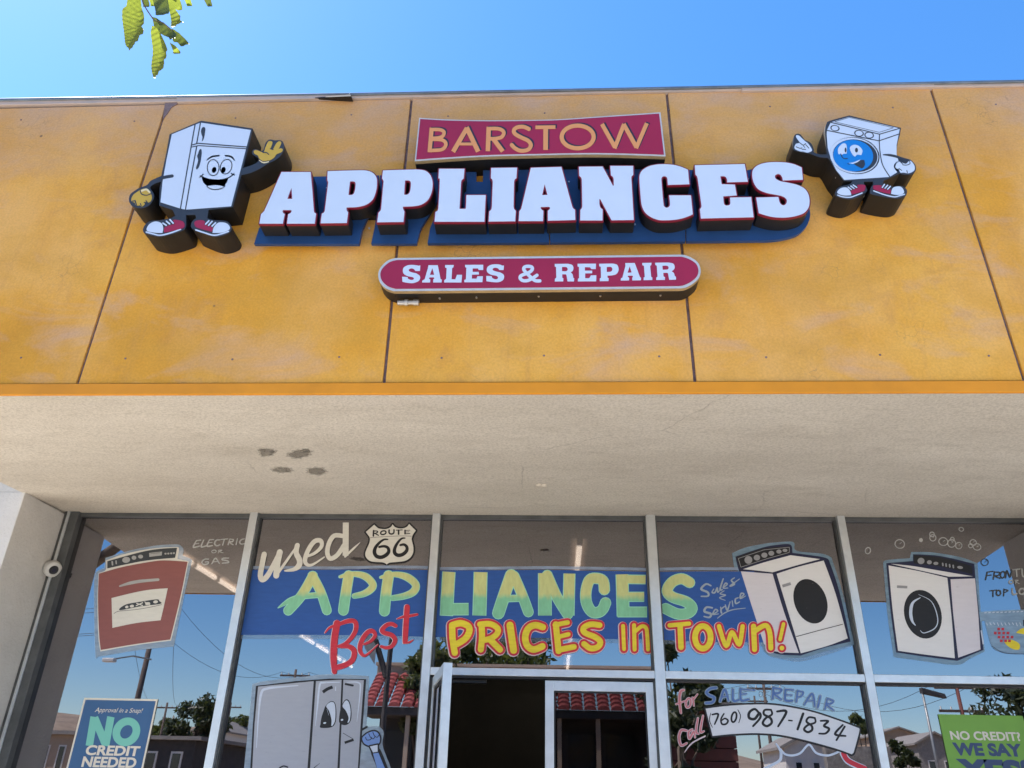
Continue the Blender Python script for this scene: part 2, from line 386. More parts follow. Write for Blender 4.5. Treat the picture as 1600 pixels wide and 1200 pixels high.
for i, px in enumerate((33, 196, 363, 530, 690, 850, 1030, 1197, 1375, 1545)):      # rusty nail heads along the boards
    for py, q in ((559-px*.004+(i*7) % 5, 0), (188-px*.018+(i*5) % 7, 9)):
        p = at(px+(q and (i*37) % 23), py, YF); MB().tube([(p.x, p.y+.002, p.z), (p.x, p.y-.002, p.z)], [.006, .004], 9).build('nail_head', M['joint'], shop)
# soffit: a slab that rises towards the glass, open between the fins
n = 1
MB().hexa([(XLe, YF+.002, ZF), (XRe, YF+.002, ZF), (XRe, YG+.02, ZB), (XLe, YG+.02, ZB)], [(XLe, YF+.002, ZF+.03), (XRe, YF+.002, ZF+.03), (XRe, YG+.02, ZB+.03), (XLe, YG+.02, ZB+.03)]).build('soffit', M['soffit'], shop)
fringe = mat('damp_fringe_stain', (.33, .29, .235), .9, alpha=.3)
# damp spots and the little patched fixing hole
stain = mat('damp_stain', (.30, .265, .215), .9, var=.3, vscale=60)
_t = stain.node_tree; _b = _t.nodes['Principled BSDF']; _v = _t.nodes.new('ShaderNodeTexCoord').outputs['Object']
_t.links.new(ramp(_t, noise(_t, _v, 34, 6, .7), [(.3, (.32, .32, .32)), (.6, (.72, .72, .72))]), _b.inputs['Alpha'])
def zsof(y): return ZF+(ZB-ZF)*(y-YF)/(YG-YF)
def on_soffit(px, py):
    d = ray(px, py); s = (ZB-ZF)/(YG-YF); t = (ZF-s*YF-EYE.z)/(d.z-s*d.y); return EYE+d*t
for (cx, cy, rx, ry) in ((418, 707, 11, 5), (468, 709, 15, 6), (441, 734, 12, 4.5), (495, 736, 15, 4.5), (410, 703, 5, 2.5), (478, 704, 6, 3)):
    ring = []
    for i in range(26):
        a = 2*math.pi*i/26; r = 1+.16*math.sin(2*a+cx)+.08*math.sin(5*a+cy)+random.uniform(-.05, .05); p = on_soffit(cx+rx*r*math.cos(a), cy+ry*r*math.sin(a)); p.z -= .0012+.0003*(rx % 3); ring.append(p)
    pc = sum(ring, Vector())/26; big = [pc+(q-pc)*(1.3+.2*math.sin(i*2.4))+Vector((0, 0, .0004)) for i, q in enumerate(ring)]
    d_ = MB().add(ring, [list(range(26))]).build('damp_spot', stain, shop); MB().add(big, [list(range(26))]).build('damp_fringe', fringe, d_)
for (cx, cy, r) in ((842, 757, 5), (850, 757.5, 5)):
    p = on_soffit(cx, cy); MB().tube([(p.x, p.y, p.z-.012), (p.x, p.y, p.z+.01)], [.016, .02], 12).build('ceiling_anchor', M['soffit'], shop, smooth=True)
# flashing along the top, in three lengths that lap, one sprung loose
def strip(px0, px1, lo0, lo1, hi0, hi1, dy, name, mt):
    a, b, c, d = at(px0, lo0, YF-dy), at(px1, lo1, YF-dy), at(px1, hi1, YF-dy), at(px0, hi0, YF-dy)
    v = [a, b, c, d]; k = Vector((0, .05, 0))
    return MB().add(v+[p+k for p in v], [(0, 1, 2, 3), (7, 6, 5, 4), (0, 4, 5, 1), (1, 5, 6, 2), (2, 6, 7, 3), (3, 7, 4, 0)]).build(name, mt, shop, bevel=.003)
strip(-260, 280, 169, 158.5, 160, 151.5, .012, 'flashing', M['flash'])
strip(276, 548, 159, 152.5, 152, 147, .016, 'flashing', M['flash'])
strip(549, 1161, 153.5, 140.5, 147.5, 134.5, .012, 'flashing', M['flash'])
strip(1159, 1460, 141.5, 135.5, 134, 128.5, .016, 'flashing', M['flash'])
strip(1458, 1860, 136, 129, 129, 121, .012, 'flashing', M['flash'])
strip(-260, 548, 161.5, 147.2, 157, 144.5, .02, 'drip_edge', M['flashtop'])
strip(546, 1860, 147.8, 122.5, 144.5, 119, .022, 'drip_edge', M['flashtop'])
a, b, c = at(492, 152.5, YF-.02), at(549, 150.3, YF-.045), at(547, 147.4, YF-.04)      # the sprung strip
MB().add([a, b, c, a+Vector((0, .012, 0)), b+Vector((0, .04, .004)), c+Vector((0, .04, 0))], [(0, 1, 2), (5, 4, 3), (0, 3, 4, 1), (1, 4, 5, 2), (2, 5, 3, 0)]).build('bent_flashing', M['black'], shop)
a, b, c, d = at(258, 159.5, YF-.006), at(283, 158.5, YF-.006), at(268, 167, YF-.006), at(254, 187, YF-.004)
MB().add([a, b, c, d]+[p+Vector((0, .005, 0)) for p in (a, b, c, d)], [(3, 2, 1, 0), (4, 5, 6, 7), (0, 1, 5, 4), (1, 2, 6, 5), (2, 3, 7, 6), (3, 0, 4, 7)]).build('broken_board_corner', M['joint'], shop)
MB().box(XLe-.06, YF+.04, ZT-.01, XRe+.06, 13, ZT+.045).box(XLe+.004, YF+.113, ZF+.15, XLe+.04, YG, ZT-.011).box(XRe-.04, YF+.113, ZF+.15, XRe-.004, YG, ZT-.011).build('roof', M['flashtop'], shop)
# end fins, neighbouring walls, sides
for s, x in ((-1, XL), (1, XR)):
    x0, x1 = sorted((x, x+s*.19))
    MB().box(x0, YG-FD, 0, x1, YG+.4, ZB-.02).build('end_fin', M['fin'], shop, bevel=.004)
    x0, x1 = sorted((x+s*.19, x+s*9))
    MB().box(x0, YG+.25, 0, x1, YG+.45, ZT+.2).build('side_wall', M['wall'], shop)
for x0, x1 in ((XL-.188, XL-.023), (XR+.023, XR+.188)): MB().box(x0, YG-FD+.001, ZB-.019, x1, YG+.3, ZT-.05).build('fin_top', M['fin'], shop)
# the room behind the glass
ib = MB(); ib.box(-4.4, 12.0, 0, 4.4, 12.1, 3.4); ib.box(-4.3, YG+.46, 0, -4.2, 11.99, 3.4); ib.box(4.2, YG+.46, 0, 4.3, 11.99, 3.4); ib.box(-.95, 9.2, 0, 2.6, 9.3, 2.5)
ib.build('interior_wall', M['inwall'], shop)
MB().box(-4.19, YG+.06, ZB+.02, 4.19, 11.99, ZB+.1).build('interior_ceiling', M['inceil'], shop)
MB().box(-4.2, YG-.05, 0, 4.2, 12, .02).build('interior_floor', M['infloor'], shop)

# storefront framing
YM = YG-.055                            # front face of the mullions
def mul(name, x0, x1, z0, z1, y0=YM, y1=YG+.06, mt='alu', bevel=.002):
    return MB().box(x0, y0, z0, x1, y1, z1).build(name, M[mt], shop, bevel=bevel)
def mx(px, py): return at(px, py, YM).x
m2 = (mx(390, 806), mx(402, 806)); m3 = (mx(676, 806), mx(688, 806)); m4 = (mx(1009, 807), mx(1023.5, 807)); m5 = (mx(1308, 808), mx(1320, 808))
jl = (XL+.002, mx(121, 806)); jr = (XR-.07, XR-.002)
zh0, zh1 = at(850, 1057, YM).z, at(850, 1045, YM).z
for a, b in (m2, m3, m4, m5):
    mul('mullion', a, b, .1, ZB-.003)
    mul('mullion_reveal', a-.011, b+.011, .1, ZB-.004, YM+.028, YG+.058, 'aludark', 0)
mul('jamb', *jl, .1, ZB-.003, YM+.005, mt='aludark'); mul('jamb', jl[0]+.022, jl[0]+.04, .1, ZB-.004, YM-.004)
mul('jamb', *jr, .1, ZB-.003, YM+.01)
mul('head_channel', XL+.003, XR-.003, ZB-.028, ZB-.004, YM+.03, YG+.05, 'aludark', 0)
for a, b in ((m3[1]+.001, m4[0]-.001), (m4[1]+.001, m5[0]-.001), (m5[1]+.001, jr[0]-.001)):
    mul('transom', a, b, zh0, zh1, YM+.003)
    mul('transom_gasket', a, b, zh0-.012, zh0-.001, YM+.02, YG+.03, 'rubber', 0)
for a, b in ((jl[1], m2[0]-.001), (m2[1]+.001, m3[0]-.001), (m4[1]+.001, m5[0]-.001), (m5[1]+.001, jr[0]-.001)):
    mul('sill', a, b, .02, .16, YM+.002)
# glass, one pane at a time; the sign painter's work is carried by its pane
def pane(x0, x1, z0, z1, g='glass'):
    return MB().box(x0-.004, YG, z0-.004, x1+.004, YG+.006, z1+.004).build('window_pane', M[g], shop)
zt_ = ZB-.03
W1 = pane(jl[1], m2[0], .16, zt_); W2 = pane(m2[1], m3[0], .16, zt_)
W3 = pane(m3[1], m4[0], zh1, zt_); W4 = pane(m4[1], m5[0], zh1, zt_); W5 = pane(m5[1], jr[0], zh1, zt_)
W6 = pane(m4[1], m5[0], .16, zh0-.012); W7 = pane(m5[1], jr[0], .16, zh0-.012)
# door: one leaf shut, one swung out towards the pavement
def leaf(hinge, ang, wid, name, label=None):
    ca, sa = math.cos(ang), math.sin(ang); h = zh0-.016; t = .045
    def pt(u, v_, z): return (hinge[0]+ca*u-sa*v_, hinge[1]+sa*u+ca*v_, z)
    def bx(mb, u0, u1, z0, z1, v0=0, v1=t):
        b4 = [pt(u0, v0, z0), pt(u1, v0, z0), pt(u1, v1, z0), pt(u0, v1, z0)]; t4 = [pt(u0, v0, z1), pt(u1, v0, z1), pt(u1, v1, z1), pt(u0, v1, z1)]
        if wid < 0: b4, t4 = b4[::-1], t4[::-1]
        return mb.hexa(b4, t4)
    s = 1 if wid > 0 else -1; W = abs(wid)
    fr = MB(); bx(fr, 0, s*.05, .01, h); bx(fr, s*(W-.05), s*W, .01, h); bx(fr, s*.05, s*(W-.05), h-.055, h); bx(fr, s*.05, s*(W-.05), .01, .22)
    d = fr.build(name, M['alu'], shop, bevel=.002)
    if label: d['label'] = label
    bx(MB(), s*.05, s*(W-.05), .22, h-.055, .018, .024).build('door_glass', M['doorglass'], d)
    gk = MB(); bx(gk, s*.05, s*(W-.05), h-.064, h-.055, .01, .035); bx(gk, s*.05, s*.058, .22, h-.064, .01, .035); bx(gk, s*(W-.058), s*(W-.05), .22, h-.064, .01, .035); gk.build('door_gasket', M['rubber'], d)
    hd = MB(); u = s*(W-.025); hd.tube([pt(u, -.002, .9), pt(u, -.06, .9), pt(u, -.06, 1.2), pt(u, -.002, 1.2)], .011, 8); hd.build('door_handle', M['steel'], d, smooth=True)
    return d
xmid = at(851, 1100, YM).x
lw = xmid-m3[1]-.004
leaf((m4[0]-.004, YG-.02), 0, -(m4[0]-.006-xmid), 'door')
leaf((m3[1]+.013, YG-.03), R(-77), lw, 'door', 'door leaf standing open towards the street')
mul('door_closer', at(700, 1062, YG).x, at(760, 1062, YG).x, zh0-.034, zh0-.014, YG+.01, YG+.05, 'black')
# camera on the left fin
cb = atX(74, 888, XL)
scam = thing('security_camera', 'small white dome security camera on the left end wall beside the window frame', 'camera', cb)
def disc(mb, c, ax, r0, r1, l0, l1, n=20, mi=0):
    c = Vector(c); ax = Vector(ax).normalized(); mb.tube([c+ax*l0, c+ax*l1], [r0, r1], n, mi)
white_pl = mat('white_plastic', (.50, .49, .46), .35, spec=.5, var=.06, vscale=20)
mb = MB(); disc(mb, cb, (1, 0, 0), .046, .043, 0, .022); mb.build('mount_plate', white_pl, scam, smooth=False, bevel=.003)
mb = MB(); ax = Vector((.74, -.52, -.42)).normalized(); c0 = cb+Vector((.040, -.012, -.004))
prof = [(.0, .001), (.004, .030), (.012, .043), (.026, .051), (.042, .052), (.058, .049), (.066, .040)]
mb.tube([c0+ax*(l-.034) for l, r in prof], [r for l, r in prof], 24); mb.build('camera_ball', white_pl, scam, smooth=True)
mb = MB(); disc(mb, c0, ax, .028, .024, .031, .040, 24); f_ = mb.build('lens_face', M['black'], scam)
mb = MB(); disc(mb, c0, ax, .012, .010, .0395, .045, 16); mb.build('lens', mat('lens_glass', (.03, .03, .05), .05, spec=.8), f_)
# strip lights, lit, on the shop ceiling
tubem = emit('fluorescent_tube', (1, .88, .66), 7); housing = mat('strip_light_housing', (.55, .44, .36), .5, var=.1)
ZC = ZB-.06
for (px0, py0, px1, py1, lab, n) in ((262, 855, 368, 924, 'lit strip light on the shop ceiling behind the painted red dryer', 3), (470, 990, 672, 1118, 'lit strip light seen through the window under the red brush script word', 4), (932, 838, 872, 1122, 'lit strip light seen through the glass above and in the closed door leaf', 4)):
    a, b = atZ(px0, py0, ZC), atZ(px1, py1, ZC); xx = (a.x+b.x)/2
    y0, y1 = max(a.y, YG+.35), min(b.y, 11.5)
    L = thing('strip_light', lab, 'ceiling light', (xx, y0, ZC), 'strip lights on the shop ceiling')
    MB().box(xx-.06, y0, ZC+.022, xx+.06, y1, ZB+.019).build('housing', housing, L)
    s = (y1-y0)/n
    for i in range(n):
        MB().tube([(xx, y0+s*i+.03, ZC), (xx, y0+s*(i+1)-.03, ZC)], .019, 10).build('tube', tubem, L, smooth=True)
        MB().box(xx-.02, y0+s*i+.005, ZC-.022, xx+.02, y0+s*i+.03, ZC+.021).build('tube_holder', housing, L)

# ================================================================ the signs on the fascia
S = dict(
    wht=mat('white_acrylic', (.58, .67, .80), .25, spec=.5, var=.02, vscale=6), red=mat('crimson_acrylic', (.33, .018, .055), .3, var=.1, vscale=2),
    trimred=mat('red_trim_cap', (.20, .011, .028), .35), ret=mat('black_sign_return', (.011, .011, .0125), .5, var=.3, vscale=14),
    blue=mat('blue_backing_panel', (.014, .052, .165), .4, var=.18, vscale=5), frame=mat('aluminium_sign_frame', (.66, .63, .58), .4, metal=.35, var=.1, vscale=20),
    frametan=mat('aged_frame_edge', (.40, .30, .17), .5, metal=.2, var=.2, vscale=20), org=mat('orange_vinyl', (.70, .30, .11), .45),
    navy=mat('navy_vinyl', (.02, .022, .04), .45), ink=mat('dark_vinyl', (.035, .04, .05), .45), gold=mat('gold_vinyl', (.55, .36, .045), .45),
    cream=mat('cream_vinyl', (.75, .65, .40), .45), sky=mat('bright_blue_vinyl', (.01, .20, .60), .4), screw=mat('screw_head', (.5, .5, .5), .4, metal=.8),
)
def screws(parent, pts, Y):
    for px, py in pts:
        p = at(px, py, Y); MB().tube([(p.x, p.y+.004, p.z-.001), (p.x, p.y-.003, p.z-.001)], .0042, 8).build('screw_head', S['screw'], parent)
# ---- large channel letters on a stepped blue panel
YB = YF-.05; YL = YF-.135
chan = thing('channel_letter_sign', 'fat white slab serif letters with red edges on a blue backing panel', 'sign', at(830, 365, YF))
for pl in ("397,381 561,381 566,358 592,300 592,274 487,276 470,310 405,356", "580,380.5 651,380.5 657,357 692,300 688,269 593.5,274 594,300 585,357",
           "668,380 858,378.7 858,265 755,266 754.5,284 744,284 744.5,268.5 689.5,269 694,300 672,357"):
    mb = MB(); slab(mb, sheet([onplane(poly(pl), YB)]), YB, YB+.018); mb.build('backing_panel', S['blue'], chan)
mb = MB(); slab(mb, sheet([onplane(poly("859.5,378.7* 1071,377* 1071,264* 859.5,265*"), YB)]), YB, YB+.018); mb.build('backing_panel', S['blue'], chan)
mb = MB(); slab(mb, sheet([onplane(poly("1072.5,377* 1200,375.5* 1222,373 1246,366 1261,352 1266,334 1262,315* 1200,290* 1178,263.5* 1168,266* 1072.5,265.5*", curved=True), YB)]), YB, YB+.018); mb.build('backing_panel', S['blue'], chan)
for x0, x1 in ((-.95, -.6), (-.3, .2), (.4, .8), (.85, 1.0)):
    MB().box(x0, YB+.019, at(800, 330, YB).z, x1, YF-.001, at(800, 315, YB).z).build('standoff_rail', S['ret'], chan)
L_ = [  # letter, crop origin, outline, holes
 ('A', 395, 255, "450,140* 905,140* 930,420* 955,740 968,775 990,790* 968,945* 535,945* 555,800* 592,780 608,750 600,733* 475,733* 465,755 480,785 500,795* 470,945* 105,945* 130,800* 180,750* 300,480* 400,250*", ["605,385* 618,560* 540,560*"]),
 ('P', 540, 255, "-280,127* 0,118* 230,112* 330,118 420,150 480,220 492,310 480,420 430,560 330,645 200,683 100,690 15,692* 20,740 40,770* 20,935* -390,940* -370,790* -340,775 -325,750* -270,300* -285,265*", ["70,285* 130,287 155,312 155,370 140,450 110,493 45,500*"]),
 ('P', 540, 255, "585,115* 800,108* 1100,100* 1230,115 1310,170 1350,250 1360,340 1345,450 1290,570 1190,645 1070,672 895,680* 900,720 920,755* 905,918* 495,925* 515,775* 545,745 555,720* 595,280* 570,240*", ["930,270* 990,272 1018,300 1018,380 1000,460 965,492 915,495*"]),
 ('L', 670, 255, "160,90* 558,90* 545,240* 515,265 505,300* 480,715* 560,715 580,690 588,500* 890,500* 870,915* 90,915* 105,765* 140,740 150,700* 172,280 150,240*", []),
 ('I', 670, 255, "975,77* 1380,72* 1370,235* 1340,260 1333,300* 1325,680* 1335,720 1360,745* 1350,908* 935,912* 945,755* 975,725 985,690* 1000,290* 990,255 970,235*", []),
 ('A', 800, 250, "295,125* 770,110* 800,215* 930,690* 950,750 985,780* 990,938* 560,950* 560,795* 590,770 592,742 580,733* 455,735* 448,748 465,780 490,795* 485,955* 105,955* 115,800* 140,770 155,720*", ["510,380* 555,548* 472,550*"]),
 ('N', 890, 250, "145,108* 515,105* 680,410* 690,395* 688,300* 675,265 645,240* 635,95* 992,95* 995,235* 970,255 965,290* 1003,938* 655,942* 480,615* 465,610* 465,690* 480,745 515,775* 515,945* 165,945* 168,780* 190,755 198,720* 190,310* 180,275 150,250*", []),
 ('C', 990, 250, "850,155* 870,380* 535,390* 530,330 525,285 500,258 460,258 438,285 435,330 465,680 482,730 515,748 550,735 568,690 555,555* 895,555* 925,850* 830,890 680,930 520,942 380,935 250,880 165,800 125,700 108,560 92,340 95,240 135,165 230,105 350,75 480,68 620,78 740,108", []),
 ('E', 1120, 250, "-345,85* 435,65* 485,340* 160,350* 160,310 140,268 110,255 55,255* 75,380* 280,387* 310,555* 100,568* 110,680 140,712 190,708 210,680 205,590* 535,582* 575,895* -250,915* -265,770* -245,745 -240,715* -300,290* -313,252 -335,230*", []),
 ('S', 1120, 250, "1325,120* 1345,310* 1030,320* 1020,270 990,230 950,220 915,240 908,268 930,303 1000,335 1100,355 1250,390 1370,450 1430,540 1448,650 1430,750 1360,830 1240,875 1080,900 900,895 760,865 655,830* 615,590* 960,580* 980,660 1010,700 1050,710 1085,680 1092,630 1065,590 1000,560 870,535 760,510 660,465 600,400 562,310 552,210 575,140 650,80 770,45 920,35 1080,42 1210,70", [])]
for ch, ox, oy, out, hs in L_:
    o = [onplane(poly(out, ox, oy, 10, True), YL)]; h = [onplane(poly(s, ox, oy, 10, True), YL) for s in hs]
    big = sheet(o, h, .0042); mb = MB(); slab(mb, big, YL+.011, YB-.001); root = mb.build('channel_letter', S['ret'], chan)
    mb = MB(); slab(mb, sheet(o, h, .0050), YL, YL+.0115); mb.build('letter_edge', S['trimred'], root)
    mb = MB(); slab(mb, sheet(o, h), YL-.0012, YL); mb.build('letter_face', S['wht'], root)
screws(chan, [(p[0]/3.478+380, p[1]/3.478+160) for p in ((167, 701), (326, 700), (502, 699), (812, 691), (1110, 690), (1245, 690), (1410, 688), (1562, 686))]+[(820+p[0]/3.333, 160+p[1]/3.333) for p in ((190, 656), (342, 653), (502, 651), (720, 654), (978, 641), (1118, 638), (1340, 635))], YL+.06)
screws(chan, [(511, 293.5), (889, 284), (992, 350.5), (577, 356.5), (1170, 280)], YB-.001)

# ---- crimson box sign with concave edges
YS = YF-.13
box = thing('box_sign', 'crimson box sign with concave edges and shadowed orange capitals above the large white letters', 'sign', at(845, 250, YF))
bo = poly("655,184* 685,186 715,187.2 765,188 840,187.3 879,186 945,181.4 1032,175.5* 1040,244.4* 984,242.3 919,241.2 840,242.6 765,244.4 702,248 648,252*", curved=True)
o2 = onplane(bo, YS)
cx_ = sum(p[0] for p in o2)/len(o2); cz_ = sum(p[1] for p in o2)/len(o2)
inn = [(cx_+(p[0]-cx_)*.9885, cz_+(p[1]-cz_)*.93) for p in o2]
mb = MB(); slab(mb, sheet([o2]), YS, YS+.02, 0, 1); mb.build('sign_frame', [S['frame'], S['frametan']], box)
mb = MB(); slab(mb, sheet([o2]), YS+.021, YF-.001); mb.build('sign_cabinet', S['ret'], box)
mb = MB(); slab(mb, sheet([inn]), YS-.0015, YS-.0002); face = mb.build('sign_face', S['red'], box)
def BL(dx, dy):
    a, b = (640+dx, 165+dy, 8), (840+dx, 165+dy, 7.619)
    k = dict(butt=True)
    return sum([stroke("277,279 250,585", 52, *a, **k), stroke("262,302 370,302 422,322 430,352 408,388 350,407 265,412", 44, *a, **k), stroke("258,424 390,428 447,460 447,512 400,552 300,562 240,564", 44, *a, **k),
        stroke("544,580 717,283", 56, *a, **k), stroke("712,272 858,578", 58, *a, **k), stroke("610,482 815,482", 36, *a, **k),
        stroke("990,268 978,572", 56, *a, **k), stroke("978,290 1100,290 1160,312 1178,350 1150,395 1080,414 985,418", 46, *a, **k), stroke("1052,425 1165,575", 56, *a, **k),
        stroke("1500,300 1430,268 1350,272 1305,308 1318,355 1400,402 1480,440 1515,490 1495,542 1440,565 1370,562 1310,530 1272,488", 50, *a, **k),
        stroke("-26,261 213,258", 44, *b, **k), stroke("97,262 95,530", 56, *b, **k), stroke(" ".join(f"{477+190*math.cos(i*math.pi/16):.1f},{375+135*math.sin(i*math.pi/16):.1f}" for i in range(32)), 50, *b, closed=True),
        stroke("766,222 922,500", 50, *b, **k), stroke("915,512 1030,222", 48, *b, **k), stroke("1024,222 1178,500", 50, *b, **k), stroke("1172,510 1300,212", 48, *b, **k)], [])
art('sign_lettering', face, [(S['navy'], BL(2.3, -1.7)), (S['org'], BL(0, 0))], YS-.0016)

# ---- long pill shaped sign
YP = YF-.095
pill = thing('pill_sign', 'long crimson sign with rounded ends and white slab lettering below the large white letters', 'sign', at(842, 468, YF))
po = poly("618,403.2* 1061,397.9* 1070,398.6 1081,403 1091,411 1094.8,423 1092,434 1083,443 1072,449 1064,450.6* 615,455* 603,450.5 594,441.5 591,431 592.5,422 598,414 607,406.5", curved=True)
o2 = onplane(po, YP); cx_ = sum(p[0] for p in o2)/len(o2); x0, x1 = min(p[0] for p in o2), max(p[0] for p in o2); z0, z1 = min(p[1] for p in o2), max(p[1] for p in o2)
xc, zc = (x0+x1)/2, (z0+z1)/2
inn = [(xc+(p[0]-xc)*(1-.015/(x1-x0)*1.3), zc+(p[1]-zc)*(1-.018/(z1-z0)*1.3)) for p in o2]
mb = MB(); slab(mb, sheet([o2]), YP, YP+.02, 0, 1); mb.build('sign_frame', [S['frame'], S['frametan']], pill)
mb = MB(); slab(mb, sheet([o2]), YP+.021, YF-.001); mb.build('sign_cabinet', S['ret'], pill)
mb = MB(); slab(mb, sheet([inn]), YP-.0015, YP-.0002); face = mb.build('sign_face', S['red'], pill)
a, b, c, d = (585, 395, 10, True), (735, 395, 10, True), (855, 395, 12.31, True), (965, 390, 11.43, True)
T = [poly("718,198* 712,285* 640,285* 615,255 575,245 540,262 545,290 600,310 660,325 710,365 712,410 680,450 600,475 520,470 440,455* 432,375* 520,380* 525,405 570,425 610,420 615,395 590,380 520,365 460,330 445,280 460,230 520,197 590,190 650,195 690,204*", *a),
  poly("845,195* 990,195* 1035,415* 1055,420* 1050,465* 918,465* 920,415* 938,405* 930,385* 865,385* 850,405* 875,420* 870,465* 745,465* 750,435* 785,415* 835,245*", *a),
  poly("1105,192* 1240,192* 1235,230* 1215,240* 1205,415* 1265,415* 1290,345* 1370,345* 1360,465* 1090,465* 1095,425* 1120,410* 1130,240* 1105,230*", *a),
  poly("-82,190* 200,188* 200,270* 130,270* 120,245* 35,245* 35,300* 130,298* 135,340* 25,343* 22,405* 95,405* 110,368* 195,368* 188,460* -95,462* -95,425* -70,415* -62,235* -82,225*", *b),
  poly("525,200* 518,270* 450,270* 430,245 385,235 350,250 355,275 410,295 470,310 520,345 525,395 500,435 440,460 360,460 250,445* 248,362* 330,365* 345,395 390,415 425,405 430,380 400,360 330,345 275,315 255,270 270,220 320,190 390,180 460,185 495,200*", *b),
  poly("145,215* 400,212* 480,235 505,290 490,350 450,375* 490,420 500,480* 520,495* 515,552* 390,552* 370,430 340,415* 290,415* 290,480* 312,495* 308,552* 145,552* 148,500* 175,480* 170,275* 145,265*", *c),
  poly("585,212* 938,210* 935,315* 850,315* 825,280* 725,278* 725,345* 865,345* 865,395* 730,398* 730,490* 810,490* 840,435* 945,435* 942,550* 590,552* 592,500* 612,490* 612,275* 585,265*", *c),
  poly("1000,212* 1260,208* 1340,230 1370,290 1370,350 1330,410 1250,435 1160,440* 1160,480* 1182,490* 1180,545* 1010,548* 1012,495* 1035,480* 1030,270* 1000,260*", *c),
  poly("135,242* 305,240* 400,495* 420,505* 415,550* 260,552* 262,505* 275,485* 265,465* 185,468* 180,485* 205,505* 205,552* 55,555* 60,515* 85,500* 140,290*", *d),
  poly("440,240* 605,236* 600,280* 580,290* 600,490* 620,500* 620,545* 465,548* 465,500* 485,490* 470,290* 442,280*", *d),
  poly("670,236* 900,232* 990,250 1018,300 1010,350 965,390* 1005,420 1020,475* 1042,485* 1042,538* 920,542* 900,430 870,415* 815,418* 820,480* 848,495* 845,542* 690,545* 690,500* 712,485* 700,290* 672,275*", *d)]
T += stroke("1085,440 1010,435 940,380 860,300 832,255 850,222 900,212 955,222 968,258 930,300 860,330 790,360 778,400 820,435 890,435 960,405 1040,352", 52, 735, 395, 10)
Hs = [poly("905,240* 935,345* 868,345*", *a), poly("285,275* 360,275 390,300 390,335 360,355 285,355*", *c), poly("1145,275* 1220,273 1250,300 1250,335 1220,365 1145,370*", *c), poly("215,300* 250,410* 178,415*", *d), poly("800,290* 870,288 905,305 908,340 880,358 805,362*", *d)]
art('sign_lettering', face, [(S['wht'], T, Hs)], YP-.0016)
screws(pill, [(744.5, 464.7), (841.7, 462.5), (938, 462), (1032, 461), (687, 466)], YP+.05)
mb = MB(); p0, p1 = at(622, 469.5, YP+.06), at(655, 467, YP+.06); p0.z -= .012; p1.z = p0.z
for u0, u1, r in ((0, .34, .012), (.34, .48, .016), (.48, .75, .011), (.75, 1, .014)): mb.tube([p0.lerp(p1, u0), p0.lerp(p1, u1)], r, 10)
mb.build('conduit_fitting', M['steel'], pill)

# ---- the two cut-out appliance figures
def figure(root, sil, ox, oy, k, Y, layers_body, groups):
    sh = sheet([onplane(s, Y) for s in sil]); mb = MB(); slab(mb, sh, Y+.002, YF-.001); cab = mb.build('sign_cabinet', S['ret'], root)
    mb = MB(); slab(mb, sh, Y, Y+.0015); f = mb.build('cutout_face', S['ink'], root)
    for nm, lay in groups: art(nm, f, lay, Y-.0003)
    return cab
YC = YF-.13
fr = thing('fridge_figure_sign', 'cut-out sign of a smiling white fridge with yellow hands and red shoes, one hand waving', 'sign', at(300, 380, YF))
a = (180, 160, 4.8); ac = (*a, True)
def st(s, w, **k): return stroke(s, w*1.45 if w < 8 else w, *a, **k)
sil = [poly("645,137* 1030,195* 1018,260* 958,492* 1045,462 1082,430* 1068,412 1030,388 1028,364 1050,350 1105,362 1130,300 1160,278 1195,284 1240,284 1260,300 1266,345 1255,378 1215,422 1140,462 1078,500 1010,530 945,545* 938,575* 882,785* 700,805* 690,868* 740,883 830,890 866,920 872,950 842,985 740,1006 600,957 568,930 580,890 608,868* 600,842* 530,845* 532,890 527,940 490,967 345,1006 235,987 208,960 223,920 265,890 340,883 420,868* 450,850* 430,806* 330,772* 334,640* 345,592* 290,612 262,640 286,680 287,722 252,772 200,792 150,787 113,760 103,730 113,690 150,660 190,638 240,618 270,585 345,552* 352,520* 385,370* 408,238*", *ac)]
white_body = [poly("425,240 600,168 640,152 1018,208 870,780 530,805 490,797 340,750 355,600 385,430", *a)]
lines = st("600,166 572,322 490,797", 6)+st("640,155 612,308", 6)+st("612,330 570,560 528,803", 6)+st("572,322 622,308 995,336", 6, straight=True)+st("575,336 625,325 985,349", 5, straight=True)+[poly("652,192 668,186 677,200 674,228 670,255 660,285 651,292 655,262 648,240 644,215", *ac), poly("632,358 646,352 650,380 646,415 640,450 628,488 612,504 607,490 618,455 622,430 615,405 622,385", *ac)]+st("342,570 385,560 428,553", 24)
facel = st("685,436 725,408 778,400", 13, taper=(.3, 1))+st("828,400 870,408 898,438", 13, taper=(1, .3))
def ring(cx, cy, rx, ry, w, rot=0, o=a):
    c, s_ = math.cos(R(rot)), math.sin(R(rot)); w *= 1.4 if w < 6 else 1
    return stroke(" ".join(f"{cx+rx*math.cos(i*math.pi/12)*c-ry*math.sin(i*math.pi/12)*s_:.1f},{cy+rx*math.cos(i*math.pi/12)*s_+ry*math.sin(i*math.pi/12)*c:.1f}" for i in range(24)), w, *o, closed=True)
facel += ring(735, 490, 44, 60, 5)+ring(832, 483, 42, 56, 5, 20)+[ell(742, 507, 17, 23, 15, *a), ell(812, 507, 17, 23, 15, *a)]
facel += st("640,552 700,576 780,582 850,566 892,535", 6)+st("635,562 662,540", 6)+st("870,534 895,546", 6)+[poly("648,556* 700,578 780,584 850,566* 838,600 815,632* 760,621 690,628* 660,600", *ac)]+st("688,630 712,648 755,655 800,645 825,626", 5)
